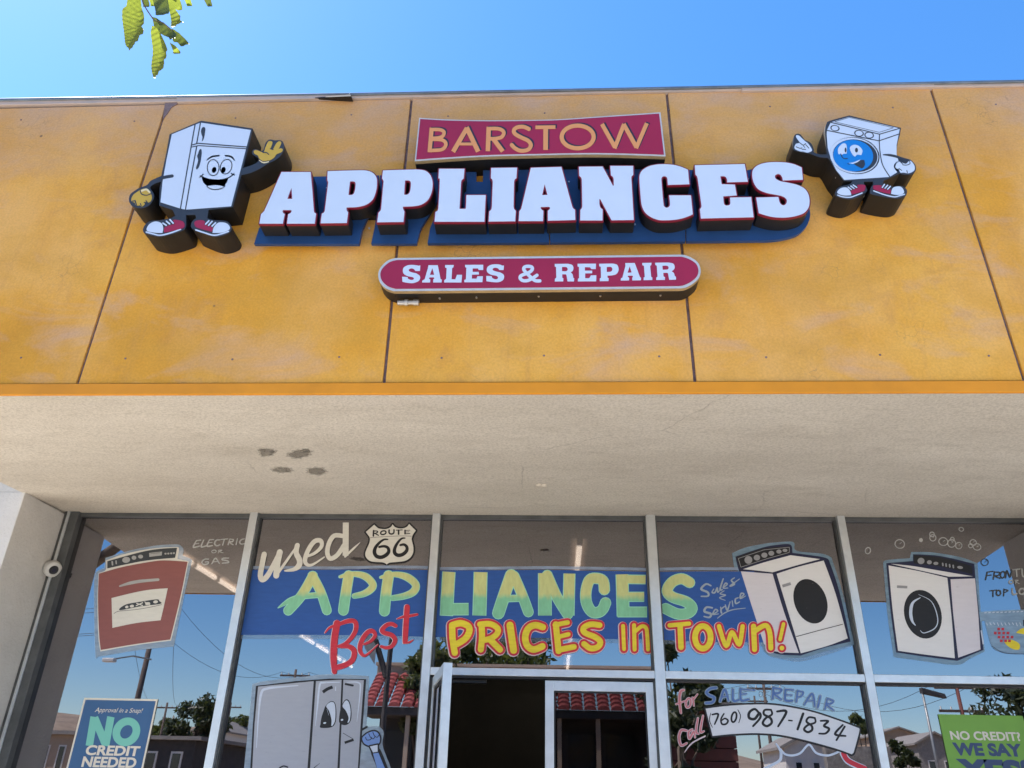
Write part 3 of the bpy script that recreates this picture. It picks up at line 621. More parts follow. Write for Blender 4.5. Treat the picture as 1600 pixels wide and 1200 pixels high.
gr = [('fridge_body', [(S['wht'], white_body), (S['ink'], lines)]), ('smiling_face', [(S['ink'], facel), (S['wht'], [poly("694,632* 760,624 818,633* 795,643 755,650 715,644", *ac)])])]
gr += [('hand', [(S['gold'], [poly("1040,366 1060,358 1110,374 1128,335 1145,298 1162,290 1180,300 1172,330 1165,346* 1185,350* 1200,322 1215,300 1235,292 1246,303 1238,328 1225,350* 1245,345 1258,356 1245,375 1210,390 1195,412 1160,435 1110,442 1080,420 1070,400 1045,385", *ac)]), (S['cream'], st("1084,434 1112,452 1148,446", 11)), (S['ink'], st("1108,378 1135,378 1152,392", 5)+st("1165,350 1185,356", 5)+st("1080,428 1112,446 1148,440", 4))]),
       ('hand', [(S['gold'], [poly("190,656 228,648 262,672 276,712 268,740 250,752* 236,748 222,752* 220,768 200,782 182,772 172,776 152,768* 145,752 122,742 124,715 140,690 165,672", *ac)]), (S['cream'], st("200,664 235,654 258,674", 14)), (S['ink'], st("188,655 198,688 235,698 268,688", 5)+st("150,738 160,768", 6)+st("150,740 128,742", 5)+st("232,738 240,752 218,752", 5)+st("190,760 196,778", 5))])]
def shoe(ptoe, pred, sole, laces, o): return ('shoe', [(S['wht'], [poly(ptoe, *o, True)]+stroke(sole, 11, *o)), (S['red'], [poly(pred, *o, True)]), (S['ink'], sum([stroke(l, 20, *o) for l in laces], [])), (S['wht'], sum([stroke(l, 11, *o) for l in laces], []))])
gr += [shoe("238,962 252,918 298,894 345,905 360,940 355,980* 300,978", "367,976* 374,936 430,915 440,882 500,890 520,912 515,940 470,955 400,972", "233,973 290,988 340,997 420,978 490,952", ("360,908 384,924", "386,893 410,914", "412,882 436,908"), a),
       shoe("730,980* 740,936 775,902 830,905 858,930 855,955 800,977", "600,892 660,886 690,915 736,936 724,972* 650,952 602,932", "605,957 670,978 740,997 800,985 850,968", ("680,915 704,890", "702,924 728,895", "728,930 754,905"), a)]
figure(fr, sil, *a, YC, None, gr)
screws(fr, [(287, 361), (210, 324), (366, 322), (378, 280), (433, 248)], YC+.03)

YC2 = YF-.13
wa = thing('washer_figure_sign', 'cut-out sign of a white washer with a blue round face, pointing with one white glove', 'sign', at(1345, 325, YF))
b = (1200, 160, 6); bc = (*b, True)
def sb(s, w, **k): return stroke(s, w*1.5 if w < 8 else w, *b, **k)
sil = [poly("762,122* 1247,238* 1238,300* 1212,400 1206,482 1218,502* 1275,520 1332,538 1378,580 1387,622 1372,656 1340,676 1300,674 1240,662* 1146,708* 1085,732* 1075,770* 1160,790 1250,783 1297,813 1302,850 1280,882 1190,900 978,862 958,830 968,790 985,775* 985,742* 902,742* 900,762 922,800 917,842 780,907 650,882 630,850 648,810 690,785 760,768 795,738* 712,736* 636,640* 583,545* 560,520* 480,512 405,484 375,477 255,452 233,415 243,320 270,295 305,301 345,350 400,380 430,440 432,468 490,488 552,488* 544,400* 534,262* 548,200 580,172", *bc)]
wb = [poly("588,188 760,137 1235,245 1225,300 1205,400 1205,485 1215,520 1225,560 1220,650 1140,700 715,728 640,638 590,540 560,430 550,300 552,262", *b)]
ln = sb("585,188 1045,300 1233,245", 6, straight=True)+sb("1045,300 1042,362", 6)+sb("1042,362 1050,470 1075,590 1140,698", 6)+sb("552,264 1040,362 1228,298", 6, straight=True)+sb("625,184 762,143 1175,240 1042,282 625,184", 3, straight=True)
for q in ((625, 242, 38, 25), (850, 290, 40, 27), (945, 308, 40, 27)): ln += ring(*q, 4, 8, b)+ring(q[0]+5, q[1]+2, q[2], q[3], 4, 8, b)
ln += sb("1080,492 1140,496 1210,512 1290,548", 23, taper=(.4, 1))
df = [(S['ink'], [ell(812, 500, 235, 173, 8, *b)]), (S['wht'], [ell(806, 500, 228, 167, 8, *b)]), (S['ink'], [ell(816, 502, 210, 152, 8, *b)]), (S['sky'], [ell(797, 503, 188, 148, 6, *b)]),
      (S['wht'], [poly("660,490 655,440 690,395 725,392 738,430 735,485* 705,486 690,496 680,482", *bc), poly("765,430 800,402 850,413 884,455 872,500* 835,494 812,512 785,485", *bc), poly("752,572* 800,566 862,540* 852,562 805,580", *bc)]),
      (S['ink'], [ell(725, 452, 9, 23, 0, *b), ell(827, 453, 14, 22, 0, *b), poly("800,580* 840,564 865,546 900,545* 906,590 880,622 835,602", *bc)]+sb("682,492 695,520 715,532 742,530", 5)+sb("745,578 760,586", 4))]
hw = [('washer_body', [(S['wht'], wb), (S['ink'], ln)]), ('porthole_face', df),
      ('hand', [(S['wht'], [poly("265,310 290,312 318,338 345,362 375,385 405,430 410,455 370,472 330,462 300,460 255,440 248,415 262,388* 300,380* 280,352 262,325", *bc)]), (S['ink'], sb("300,382 330,402 352,388", 5)+sb("262,418 300,432 318,428", 5)+sb("318,440 352,442", 5)+sb("355,400 382,430", 5)+sb("330,408 345,425", 4))]),
      ('hand', [(S['ink'], [poly("1185,580 1230,548 1290,568 1330,536 1380,588 1382,645 1325,678 1235,668 1185,620", *bc)]), (S['wht'], [poly("1200,580 1230,557 1290,577 1330,547 1370,590 1370,640 1320,666 1270,660 1240,660 1225,630 1195,615", *bc)]), (S['ink'], sb("1225,622 1252,640", 5)+sb("1262,588 1300,590 1330,575 1322,548", 5)+sb("1300,640 1305,662", 5)+sb("1240,560 1262,580", 5))]),
      shoe("648,846 680,806 740,800 775,840 780,872* 700,872", "787,866* 775,832 835,800 840,775 905,775 912,800 900,830 840,850", "653,870 700,886 770,890 830,870 882,850", ("750,797 780,820", "775,787 805,810", "797,778 830,800"), b),
      shoe("1153,858* 1165,810 1200,790 1250,795 1276,840 1250,864 1200,868", "987,800 990,780 1060,780 1085,805 1150,820 1145,860* 1060,842 990,815", "990,830 1090,866 1182,886 1235,875 1280,862", ("1070,800 1090,772", "1095,808 1120,780", "1120,817 1145,790"), b)]
figure(wa, sil, *b, YC2, None, hw)
screws(wa, [(1306.5, 277), (1308.5, 311), (1366, 304.5), (1349, 306)], YC2+.03)

# ================================================================ sign painter's work on the glass
YW = YG-.0012
zmid = at(560, 929, YG).z
K = dict(
    band=paint_mat('blue_sign_paint', (.022, .085, .31), .14), bandlite=paint_mat('pale_blue_wash', (.30, .38, .52), .2, .75), wash=paint_mat('thin_blue_wash', (.28, .36, .50), .2, .28),
    green=two_tone('yellow_over_green_paint', (.52, .55, .23), (.20, .50, .30), zmid, .035), greenedge=paint_mat('mint_edge_paint', (.30, .66, .47), .1),
    cream=paint_mat('cream_sign_paint', (.62, .60, .53), .08), ink=paint_mat('black_sign_paint', (.012, .012, .014), .2), red=paint_mat('red_sign_paint', (.54, .03, .05), .22),
    yellow=paint_mat('yellow_sign_paint', (.74, .60, .035), .18), white=paint_mat('white_sign_paint', (.66, .65, .64), .05), pink=paint_mat('pinkish_white_paint', (.62, .50, .52), .1),
    halo=paint_mat('pale_halo_paint', (.33, .42, .52), .15, .72), halo2=paint_mat('blue_grey_halo_paint', (.22, .34, .44), .15, .7), grey=paint_mat('grey_sign_paint', (.27, .27, .28), .1), dgrey=paint_mat('dark_grey_paint', (.045, .05, .055), .2),
    brick=paint_mat('brick_red_paint', (.24, .085, .075), .08), silver=paint_mat('silver_grey_paint', (.33, .35, .40), .05), shine=paint_mat('pale_blue_highlight_paint', (.50, .56, .66), .08),
    script=paint_mat('grey_blue_script_paint', (.30, .36, .42), .15), chalk=paint_mat('chalk_grey_paint', (.36, .36, .34), .12), navyp=paint_mat('dark_navy_paint', (.014, .016, .05), .2),
    rose=paint_mat('rose_sign_paint', (.52, .17, .19), .15), blue2=paint_mat('sky_blue_letter_paint', (.075, .15, .37), .15), glove=paint_mat('blue_glove_paint', (.16, .27, .55), .1),
    basket=paint_mat('pale_basket_paint', (.25, .38, .52), .15, .85), banner=paint_mat('white_banner_paint', (.60, .61, .64), .04), lilac=paint_mat('lilac_white_paint', (.60, .57, .60), .05),
)
# --- pane 1: red dryer, ELECTRIC OR GAS
a = (140, 830, 6); ac = (*a, True)
def S1(s, w, **k): return stroke(s, w, *a, **k)
art('painted_dryer', W1, [
    (K['halo'], [poly("150,250* 380,182 520,152 660,130 800,124 850,132 880,170 872,228* 950,262 952,310 880,640 790,1080* 430,1118 100,1172 55,1150 42,600 52,400 140,345*", *ac)]),
    (K['cream'], [poly("84,393* 152,362 152,275* 300,222 480,180 660,156 822,148* 838,165 824,258* 928,284* 858,640 764,1026* 440,1068 102,1128* 84,1000 74,700", *ac)]),
    (K['brick'], [poly("88,398* 300,338 540,292 700,274 920,287* 852,620 757,1016* 440,1058 106,1114* 90,960 80,640", *ac)]),
    (K['dgrey'], [poly("168,282* 480,197 660,166 822,156* 803,250* 600,268 440,292 167,350*", *ac)]),
    (K['chalk'], S1("285,516 380,488 480,470 645,455", 30, taper=(.5, .8))+[ell(345, 270, 37, 28, -8, *a), ell(418, 250, 22, 19, 0, *a), ell(480, 239, 23, 18, 0, *a), poly("560,205 682,192 678,228 562,242", *a)]+S1("214,288 217,316", 15)+S1("250,280 252,306", 12)+S1("712,212 716,212", 17)+S1("738,211 742,211", 17)+S1("765,209 769,209", 17)+S1("790,207 794,207", 17)),
    (K['cream'], [poly("208,628* 420,576 580,548 735,536* 700,700 668,836* 440,862 216,908* 212,760", *ac)]),
    (K['dgrey'], [poly("285,742 338,690 480,662 632,640 655,655 668,682 480,706", *ac)]+S1("232,772 260,756 300,748 420,738 560,716 678,690", 4)+S1("575,212 660,204", 3)),
    (K['cream'], [ell(352, 712, 16, 12, -20, *a), ell(400, 704, 20, 13, -10, *a)]+S1("440,700 500,672", 9)+S1("445,678 500,698", 9)+[ell(548, 680, 24, 13, -8, *a), ell(622, 664, 22, 14, -8, *a)]+S1("570,694 520,664", 7)),
], YW)
e = [("1003,88 972,150 1030,140", 15), ("1003,88 1042,84", 14), ("988,118 1024,114", 12), ("1070,84 1046,146 1092,138", 15), ("1124,82 1102,140 1152,134", 15), ("1124,82 1164,78", 13), ("1114,108 1148,105", 12), ("1222,82 1190,84 1172,112 1188,136 1222,128", 15),
     ("1232,78 1296,72", 13), ("1264,76 1248,130", 15), ("1316,74 1298,128", 15), ("1316,74 1348,80 1338,98 1308,102 1346,128", 13), ("1386,70 1374,126", 15), ("1452,72 1424,80 1408,104 1424,122 1452,116", 14),
     ("1212,178 1206,206", 9), ("1212,178 1242,178 1218,192 1252,202", 8), ("1116,262 1078,264 1054,290 1070,312 1108,306 1112,288 1086,289", 14), ("1146,306 1180,254 1216,302", 14), ("1160,288 1206,284", 11), ("1304,252 1256,254 1244,268 1292,278 1302,294 1244,300", 14)]
art('painted_lettering', W1, [(K['chalk'], sum([S1(s, w, taper=(.75, .8)) for s, w in e], [])+ring(1166, 190, 21, 13, 8, -10, a))], YW)

# --- pane 2: used, route shield, blue band, APP, Best, the grey fridge
a = (390, 800, 5.333)
def S2(s, w, **k): return stroke(s, w, *a, **k)
def bandp(pl, name, pn, top, low):
    art(name, pn, [(K['wash'], stroke(low, 7, straight=False)), (K['bandlite'], stroke(top, 4.5)), (K['band'], [poly(pl)])], YW)
bandp("388,890 470,890.5 560,890 669,890.5 661,994.5 580,992.5 470,991.5 366,992", 'painted_band', W2, "386,887 440,886.5 520,887.5 600,886 668,886.5", "372,995 470,994.5 560,995.5 660,997")
AP = S2("528,532 430,700 322,822", 84)+S2("522,532 590,660 644,820", 82)+S2("236,800 330,742 440,705 600,690", 50, taper=(.15, 1))+S2("826,530 800,690 782,820", 90, butt=False)+S2("752,540 850,516 960,535 1026,600 1010,645 950,682 872,700", 66, taper=(.4, .7))+S2("1158,530 1136,690 1124,826", 92)+S2("1092,545 1200,520 1310,542 1384,605 1365,665 1290,700 1190,718", 68, taper=(.4, .7))
AP2 = S2("528,532 430,700 322,822", 72)+S2("522,532 590,660 644,820", 70)+S2("250,792 330,744 440,705 600,690", 38, taper=(.15, 1))+S2("826,530 800,690 782,820", 78)+S2("760,542 850,516 960,535 1026,600 1010,645 950,682 872,700", 54, taper=(.4, .7))+S2("1158,530 1136,690 1124,826", 80)+S2("1100,545 1200,520 1310,542 1384,605 1365,665 1290,700 1190,718", 56, taper=(.4, .7))
art('painted_lettering', W2, [(K['greenedge'], AP), (K['green'], AP2)], YW-.002)
U = S2("122,352 104,440 90,530 108,565 150,530 205,430 252,335", 44, taper=(1, .8))+S2("252,335 232,430 222,530", 50)+S2("226,525 300,420 390,290", 22, taper=(1, .6))+S2("398,278 388,340 416,400 412,445 370,478 296,490", 46, taper=(.9, .3))+S2("470,372 540,345 598,290 592,240 540,246 488,320 462,400 482,440 530,436 622,376", 38, taper=(.5, .3))+S2("775,200 705,198 662,262 648,340 672,388 730,360 785,280", 38)+S2("802,88 800,365", 50, butt=True)+S2("796,372 850,320 922,252", 18, taper=(1, .15))
art('painted_lettering', W2, [(K['cream'], U)], YW-.004)
b = (560, 810, 15)
shield = poly("370,150* 175,320* 232,395 262,440 272,500 250,600 195,720 163,820 175,900 230,970 310,1010 450,1024 560,1030 625,1050 665,1080* 705,1050 760,1035 900,1022 1080,1000 1200,935 1265,850 1290,760 1285,650 1258,540 1250,470 1280,380 1345,287* 1190,133* 1150,185 1100,218 1030,236 960,236 900,222 850,198 800,142* 770,195 720,228 660,248 590,252 520,245 460,228", *b, True)
lw = [("358,290 352,412", 40), ("368,296 440,300 452,325 400,352 380,352", 26), ("385,352 470,398", 28), ("722,275 722,340 770,368 828,345 836,270", 36), ("888,277 1030,272", 22), ("944,280 944,370", 40), ("1094,282 1094,362", 36), ("1090,284 1212,278", 16), ("1094,322 1190,316", 14), ("1095,364 1208,356", 20)]
six = stroke("690,494 600,498 490,575 400,690 378,800 430,890 540,912 650,860 712,780 690,690 600,655 490,672", 88, *b, taper=(.35, .6))+stroke("1092,462 1010,478 910,590 850,720 856,815 930,866 1040,845 1130,760 1135,670 1070,615 985,628", 86, *b, taper=(.35, .6))
art('painted_shield', W2, [(K['ink'], [shield], (), .0105), (K['cream'], [shield]), (K['ink'], sum([stroke(s, w, *b) for s, w in lw], [])+ring(585, 337, 64, 42, 34, -15, b)+stroke("280,452 500,436 760,422 1000,412 1245,418", 9, *b)+six)], YW)
b = (500, 930, 10)
B_ = [("268,440 225,700 215,1000 228,1200", 105, (1, .7)), ("80,590 150,510 260,470 420,410 520,402 565,450 555,560 480,680 380,770 290,800", 72, (.25, .7)), ("330,800 450,800 535,870 515,1000 420,1080 270,1130", 84, (.7, 1)), ("690,765 790,720 862,630 830,565 760,570 680,660 630,780 630,880 690,945 770,900 910,770", 72, (.5, .2)), ("1185,480 1120,450 1040,470 970,545 1010,590 1120,625 1175,700 1130,790 1040,822 955,800", 72, (.8, .6)), ("1362,185 1345,450 1330,720", 86, (1, .9)), ("1205,372 1300,340 1400,325 1520,302", 44, (.3, .9)), ("1310,745 1390,738 1465,695", 30, (1, .2))]
def BS(dx, extra): return sum([stroke(s, w+extra, b[0]+dx, b[1], 10, taper=t) for s, w, t in B_], [])
art('painted_lettering', W2, [(K['pink'], BS(-.7, 6)), (K['red'], BS(0, 0))], YW-.003)
a = (370, 1040, 6.154); ac = (*a, True)
def S3(s, w, **k): return stroke(s, w, *a, **k)
body = [poly("185,195 560,150 900,125 1245,130 1212,560 1180,985 1165,1600 45,1600 130,985 155,560", *a)]
fh = poly("1208,700 1235,668 1270,645 1320,632 1358,650 1378,700 1362,755 1290,772 1230,750", *ac)
art('painted_fridge', W2, [
    (K['halo'], [poly("150,178* 250,152 560,115 900,84 1262,100* 1270,160 1245,590* 1310,582 1370,590 1412,640 1402,760 1440,880 1480,985 1560,1300* 1200,1600* 5,1600* 70,985 120,480", *ac)]),
    (K['ink'], body+S3("1340,835 1400,985 1480,1250", 100)),
    (K['silver'], [poly("205,202 740,150 716,500 680,985 655,1600 95,1600 150,985 172,560", *a), poly("762,150 1008,136 990,560 968,985 955,1600 685,1600 705,985 738,500", *a), poly("1026,136 1222,140 1192,560 1165,985 1150,1600 980,1600 990,985 1008,560", *a)]),
    (K['shine'], S3("590,192 420,205 290,222 238,262 212,450 190,790", 24, taper=(.3, .2))+S3("990,160 840,165 798,190 775,400 756,580", 18, taper=(.4, .2))+S3("1060,160 1172,165 1188,240 1155,540", 15, taper=(.4, .2))+S3("952,205 950,240", 8)),
    (K['ink'], S3("828,256 872,226 922,206", 30, butt=True)+S3("1048,178 1116,192", 20)+S3("1024,650 1120,706", 5)+S3("1038,742 1124,713", 24, butt=True)+S3("742,985 800,938", 8, taper=(1, .3))+S3("412,985 450,966 490,976", 14)+[poly("855,388 900,345 942,355 958,430 952,540 912,592 808,598 806,560 815,500 838,430", *ac), poly("1005,395 1045,328 1082,342 1103,430 1096,530 1050,572 992,556 985,500", *ac)]+S3("1250,590 1200,620", 20)),
    (K['shine'], [poly("862,390 902,352 938,362 950,430 944,535 912,582 912,520 890,440", *ac), poly("1018,390 1046,338 1076,350 1095,430 1088,525 1066,550 1076,500 1050,435", *ac), ell(847, 552, 14, 8, -10, *a), ell(1013, 522, 12, 9, -20, *a)]+S3("868,418 886,478", 7, taper=(.3, .3))),
    (K['ink'], [fh], (), .008), (K['glove'], [fh]),
    (K['ink'], S3("1240,690 1252,715 1285,712 1300,690", 7)+S3("1270,655 1288,690 1312,705 1330,685", 7)+S3("1310,640 1325,675 1350,690 1368,670", 7)),
    (K['ink'], [poly("1278,775 1358,758 1362,832 1308,842", *a)], (), .006), (K['shine'], [poly("1282,778 1355,762 1356,828 1312,836", *a)]),
    (K['glove'], [poly("1312,846 1364,838 1425,985 1500,1250 1430,1280 1350,985", *a)])], YW-.0008, .0005)

# --- pane 3: blue band, LIANCE, PRICES IN
bandp("684,891.5 760,891 860,890.5 930,892 1011.5,893.5 1019.5,999 930,998 850,996.5 760,996 677,995", 'painted_band', W3, "686,888.5 760,888 850,887 930,888 1010,889.5", "680,998 760,999 850,999.5 930,1001 1018,1002")
a, b = (680, 880, 8), (840, 880, 8)
def LI(e):
    k = dict(butt=True)
    return (stroke("172,108 155,380 140,%d" % (655+e/2), 160+e, *a, **k)+stroke("70,578 418,574", 148+e, *a, **k)+stroke("568,112 560,400 552,655", 168+e, *a, **k)
        + stroke("950,150 870,380 790,625", 150+e, *a)+stroke("985,160 1080,380 1165,610", 128+e, *a)+stroke("850,445 1110,435", 85+e, *a, **k)
        + stroke("1370,125 1372,655", 165+e, *a, **k)+stroke("120,150 240,420 375,640", 130+e, *b)+stroke("398,130 385,655", 145+e, *b, **k)
        + stroke("835,350 820,225 740,190 650,210 605,350 610,490 665,595 735,620 810,580 855,480", 136+e, *b, butt=True)
        + stroke("1055,140 1070,665", 155+e, *b, **k)+stroke("1010,200 1350,205", 112+e, *b, **k)+stroke("1060,420 1332,420", 120+e, *b, **k)+stroke("1000,610 1368,610", 128+e, *b, **k))
art('painted_lettering', W3, [(K['greenedge'], LI(7)), (K['green'], LI(-12))], YW-.002)
PR = [(a, "212,780 218,950 245,1120", 88), (a, "212,775 320,750 415,790 425,860 375,945 275,1010", 88), (a, "580,770 585,920 570,1080", 84), (a, "560,765 690,760 780,815 775,880 700,940 600,965", 80), (a, "690,960 810,1080", 86), (a, "935,775 980,1090", 96), (a, "1345,800 1250,775 1165,815 1125,920 1150,1030 1230,1080 1340,1040", 90),
      (b, "228,765 262,1100", 84), (b, "215,772 375,742", 66), (b, "250,925 385,890", 62), (b, "262,1085 455,1045", 78), (b, "775,775 660,765 575,810 590,870 720,925 785,985 750,1050 660,1065 580,1010", 80), (b, "1068,785 1080,1075", 56), (b, "1205,775 1212,1080", 58), (b, "1225,850 1300,790 1355,810 1370,900 1380,1080", 56)]
def PX(dx, dy, e, L): return sum([stroke(s, w+e, o[0]+dx, o[1]+dy, o[2]) for o, s, w in L], [])
art('painted_lettering', W3, [(K['pink'], PX(-.6, .5, 62, PR)), (K['red'], PX(0, 0, 46, PR)), (K['yellow'], PX(0, 0, -8, PR))], YW-.004)

# --- pane 4: band, S, Sales & Service, white washer, TOWN!
bandp("1028,893.5 1100,893 1178,893 1230,1004 1130,1003 1036,1000", 'painted_band', W4, "1030,889.5 1080,888.5 1158,889", "1037,1003 1100,1003.5 1190,1006")
a = (1000, 790, 4.444); ac = (*a, True)
def S4(s, w, **k): return stroke(s, w, *a, **k)
ss = "345,535 290,508 225,530 188,590 225,635 320,668 362,712 330,748 260,752 178,715"
art('painted_lettering', W4, [(K['greenedge'], S4(ss, 78)), (K['green'], S4(ss, 68))], YW-.002)
sv = [("492,556 458,545 425,580 470,602 472,628 425,630", 15), ("512,580 500,602 520,604 536,572 540,602 552,590", 11), ("578,508 556,580 572,584", 12), ("585,565 606,546 592,540 578,572 610,572", 10), ("655,502 634,520 656,545 625,558 690,510", 11), ("584,592 556,612 594,622 552,640 592,658", 8), ("502,710 462,706 448,735 492,752 482,776 445,770", 16), ("508,755 540,732 522,722 506,755 545,752", 10), ("560,706 566,746 562,722 588,700", 11), ("592,690 606,726 626,668", 11), ("640,662 645,700", 11), ("682,640 662,650 666,680 692,668", 11), ("695,642 722,616 702,610 696,645 732,628", 10), ("538,782 580,750 640,724 732,712", 8)]
art('painted_lettering', W4, [(K['script'], sum([S4(s, w, taper=(.7, .6)) for s, w in sv], []))], YW-.003)
art('painted_washer', W4, [
    (K['wash'], [poly("860,1000* 900,1045 1000,1070 1120,1082 1300,1035 1505,965* 1470,900* 1100,900*", *ac)]),
    (K['halo2'], [poly("640,330* 730,292 880,262 1030,250 1072,262 1088,314 1270,335 1330,362* 1400,580 1470,880 1500,962* 1300,1010 1120,1058 930,1050 862,1012* 800,830 690,480 655,430", *ac)]),
    (K['navyp'], [poly("662,355* 850,292 960,272 1045,272 1058,328* 1270,358 1312,380* 1385,600 1462,945* 1290,985 1115,1042* 935,1026 870,940* 780,700 688,455", *ac)]),
    (K['white'], [poly("715,442* 860,395 1045,345* 1250,372* 1100,412 920,464* 800,450", *ac), poly("948,474* 1100,425 1275,382* 1360,620 1442,922* 1300,975 1116,1026*", *ac)]),
    (K['lilac'], [poly("700,457* 920,474* 1000,740 1102,1024* 935,1012 860,960* 770,680", *ac)]),
    (K['ink'], [poly("668,360* 850,300 1040,284* 1042,332* 880,375 694,436*", *ac), ell(1183, 665, 112, 160, -21, *a)]+S4("1085,910 1240,868 1405,825", 5)),
    (K['grey'], S4("682,368 860,308 1036,290 1036,326 880,370 700,428 682,368", 4, straight=True)+[ell(752, 378, 27, 27, 0, *a), ell(811, 362, 22, 20, 0, *a), ell(863, 345, 21, 18, 0, *a), ell(911, 332, 20, 17, 0, *a), ell(964, 320, 18, 14, 0, *a), ell(1006, 312, 17, 11, 0, *a)]+S4("988,560 1046,542", 20, butt=True))], YW-.0002, .0004)
TW = [(a, "205,832 340,820", 36), (a, "278,835 285,985", 44), (a, "548,838 598,975 638,880 688,965 712,838", 36), (a, "788,838 795,1000", 42), (a, "800,870 870,832 900,880 908,990", 40), (a, "996,822 972,930", 30)]
def TX(dx, dy, e): return PX(dx, dy, e, TW)+ring(436, 915, 54, 78, 46+e, 0, (a[0]+dx, a[1]+dy, a[2]))+[ell(985, 990, 19+e/2, 19+e/2, 0, a[0]+dx, a[1]+dy, a[2])]
art('painted_lettering', W4, [(K['pink'], TX(-.5, .4, 30)), (K['red'], TX(0, 0, 22)), (K['yellow'], TX(0, 0, -6))], YW-.004)

# --- pane 5: white front loader, bubbles, basket, FRONTLOAD OR TOPLOAD
a = (1300, 790, 4.444); ac = (*a, True)
def S5(s, w, **k): return stroke(s, w, *a, **k)
art('painted_washer', W5, [
    (K['halo2'], [poly("355,400* 380,378 540,365* 550,322* 700,325 900,360 1012,402* 1030,700 1062,1012* 960,1062 870,1106 650,1082 430,1052* 385,750", *ac)]),
    (K['navyp'], [poly("376,400* 562,385* 562,338* 750,350 988,405* 1005,600 1052,1002* 870,1078* 650,1050 445,1020* 405,720", *ac)]),
    (K['white'], [poly("392,416* 600,455 800,502* 830,780 852,1060* 650,1035 458,1008* 420,720", *ac), poly("405,404* 560,420 700,444 980,492* 812,494* 600,448", *ac)]),
    (K['lilac'], [poly("822,512* 992,506* 1015,760 1030,1000* 950,1030 876,1056* 842,760", *ac)]),
    (K['ink'], [poly("566,345* 760,362 972,420* 975,478* 760,425 568,402*", *ac), ell(630, 755, 128, 172, -16, *a)]),
    (K['grey'], [ell(617, 385, 24, 22, 0, *a), ell(675, 394, 17, 14, 0, *a), ell(720, 402, 17, 11, 0, *a), ell(888, 430, 20, 10, 8, *a)]+sum([S5(f"{x},{402+(x-765)*.18:.0f} {x+2},{416+(x-765)*.2:.0f}", 11) for x in (767, 790, 815, 840)], [])+S5("450,563 522,567", 18, butt=True)),
    (K['shine'], S5("612,640 560,675 545,740 555,800 578,832", 22, taper=(.2, .2))+S5("600,618 690,668 732,780 715,850 640,885 612,868", 7, taper=(.3, .5)))], YW-.0002, .0004)
bb = [(249, 313, 18, 22), (470, 267, 33, 30), (694, 200, 16, 16), (700, 224, 21, 22), (772, 250, 31, 27), (830, 262, 27, 27), (835, 234, 13, 13), (880, 278, 22, 22), (897, 165, 16, 13), (980, 257, 22, 20), (962, 279, 14, 14), (1006, 287, 27, 22)]
art('painted_bubbles', W5, [(K['chalk'], sum([ring(x, y, rx, ry, 6.5, 15, a) for x, y, rx, ry in bb], [])+[ell(617, 240, 14, 14, 0, *a)]+sum([S5(f"{x},{y-2} {x+rx*.4:.0f},{y-ry*.35:.0f}", 4) for x, y, rx, ry in bb if rx > 19], [])), (K['dgrey'], ring(1060, 393, 25, 23, 6, 0, a)+S5("1062,392 1072,382", 4))], YW)
ft = [("1078,462 1066,514", 13), ("1078,462 1118,456", 11), ("1072,486 1106,482", 10), ("1128,460 1120,510", 13), ("1128,462 1162,464 1156,485 1128,488 1168,506", 10), ("1206,502 1214,452 1236,496 1248,446", 11), ("1254,446 1304,440", 10), ("1278,444 1283,492", 13), ("1318,440 1324,490 1352,486", 12), ("1270,518 1274,542", 8), ("1270,518 1292,520 1276,530 1300,542", 7), ("1096,592 1142,586", 10), ("1118,590 1118,632", 12), ("1194,580 1192,626", 12), ("1194,582 1222,590 1194,606", 9), ("1250,576 1256,616 1284,612", 12)]
art('painted_lettering', W5, [(K['dgrey'], sum([S5(s, w, taper=(.8, .8)) for s, w in ft if float(s.split(',')[0]) < 1230], [])+ring(1186, 480, 16, 22, 11, 10, a)+ring(1156, 606, 15, 18, 11, 5, a)), (K['chalk'], sum([S5(s, w, taper=(.8, .8)) for s, w in ft if float(s.split(',')[0]) >= 1230], [])+ring(1243, 531, 14, 12, 8, 0, a)+ring(1318, 596, 20, 20, 11, 0, a))], YW)
rng = random.Random(3)
sq = [poly(f"{x},{y} {x+19},{y+1} {x+18},{y+19} {x-1},{y+18}", *a) for y, xs in ((848, (1148, 1176)), (876, (1124, 1152, 1182, 1212)), (904, (1150, 1180, 1210, 1240)), (930, (1166, 1196, 1222))) for x in xs]
art('painted_basket', W5, [
    (K['basket'], [poly("985,742* 1160,728 1400,720* 1400,800* 1200,802 1000,800*", *ac), poly("1060,800* 1400,795* 1400,1030* 1280,1032 1180,1020 1115,985 1085,900*", *ac)]),
    (K['shine'], sum([S5(f"{x},{745-(x-1060)*.03:.0f} {x+11},{743-(x-1060)*.03:.0f}", 7) for x in range(1060, 1390, 28)], [])+sum([S5(f"{x},{812+(x*7)%13} {x+8},{825+(x*5)%11}", 6) for x in range(1070, 1390, 26)], [])+S5("1036,870 1050,960", 9)),
    (K['yellow'], [poly("1195,945 1240,930 1300,960 1296,1000 1240,990", *ac), poly("1280,880 1330,850 1400,860 1400,900 1310,890", *ac)]),
    (K['red'], sq), (K['navyp'], [poly("1325,795 1345,790 1345,840 1328,836", *a)]+S5("1110,975 1180,1018 1280,1030 1400,1028", 3))], YW-.0003, .0004)

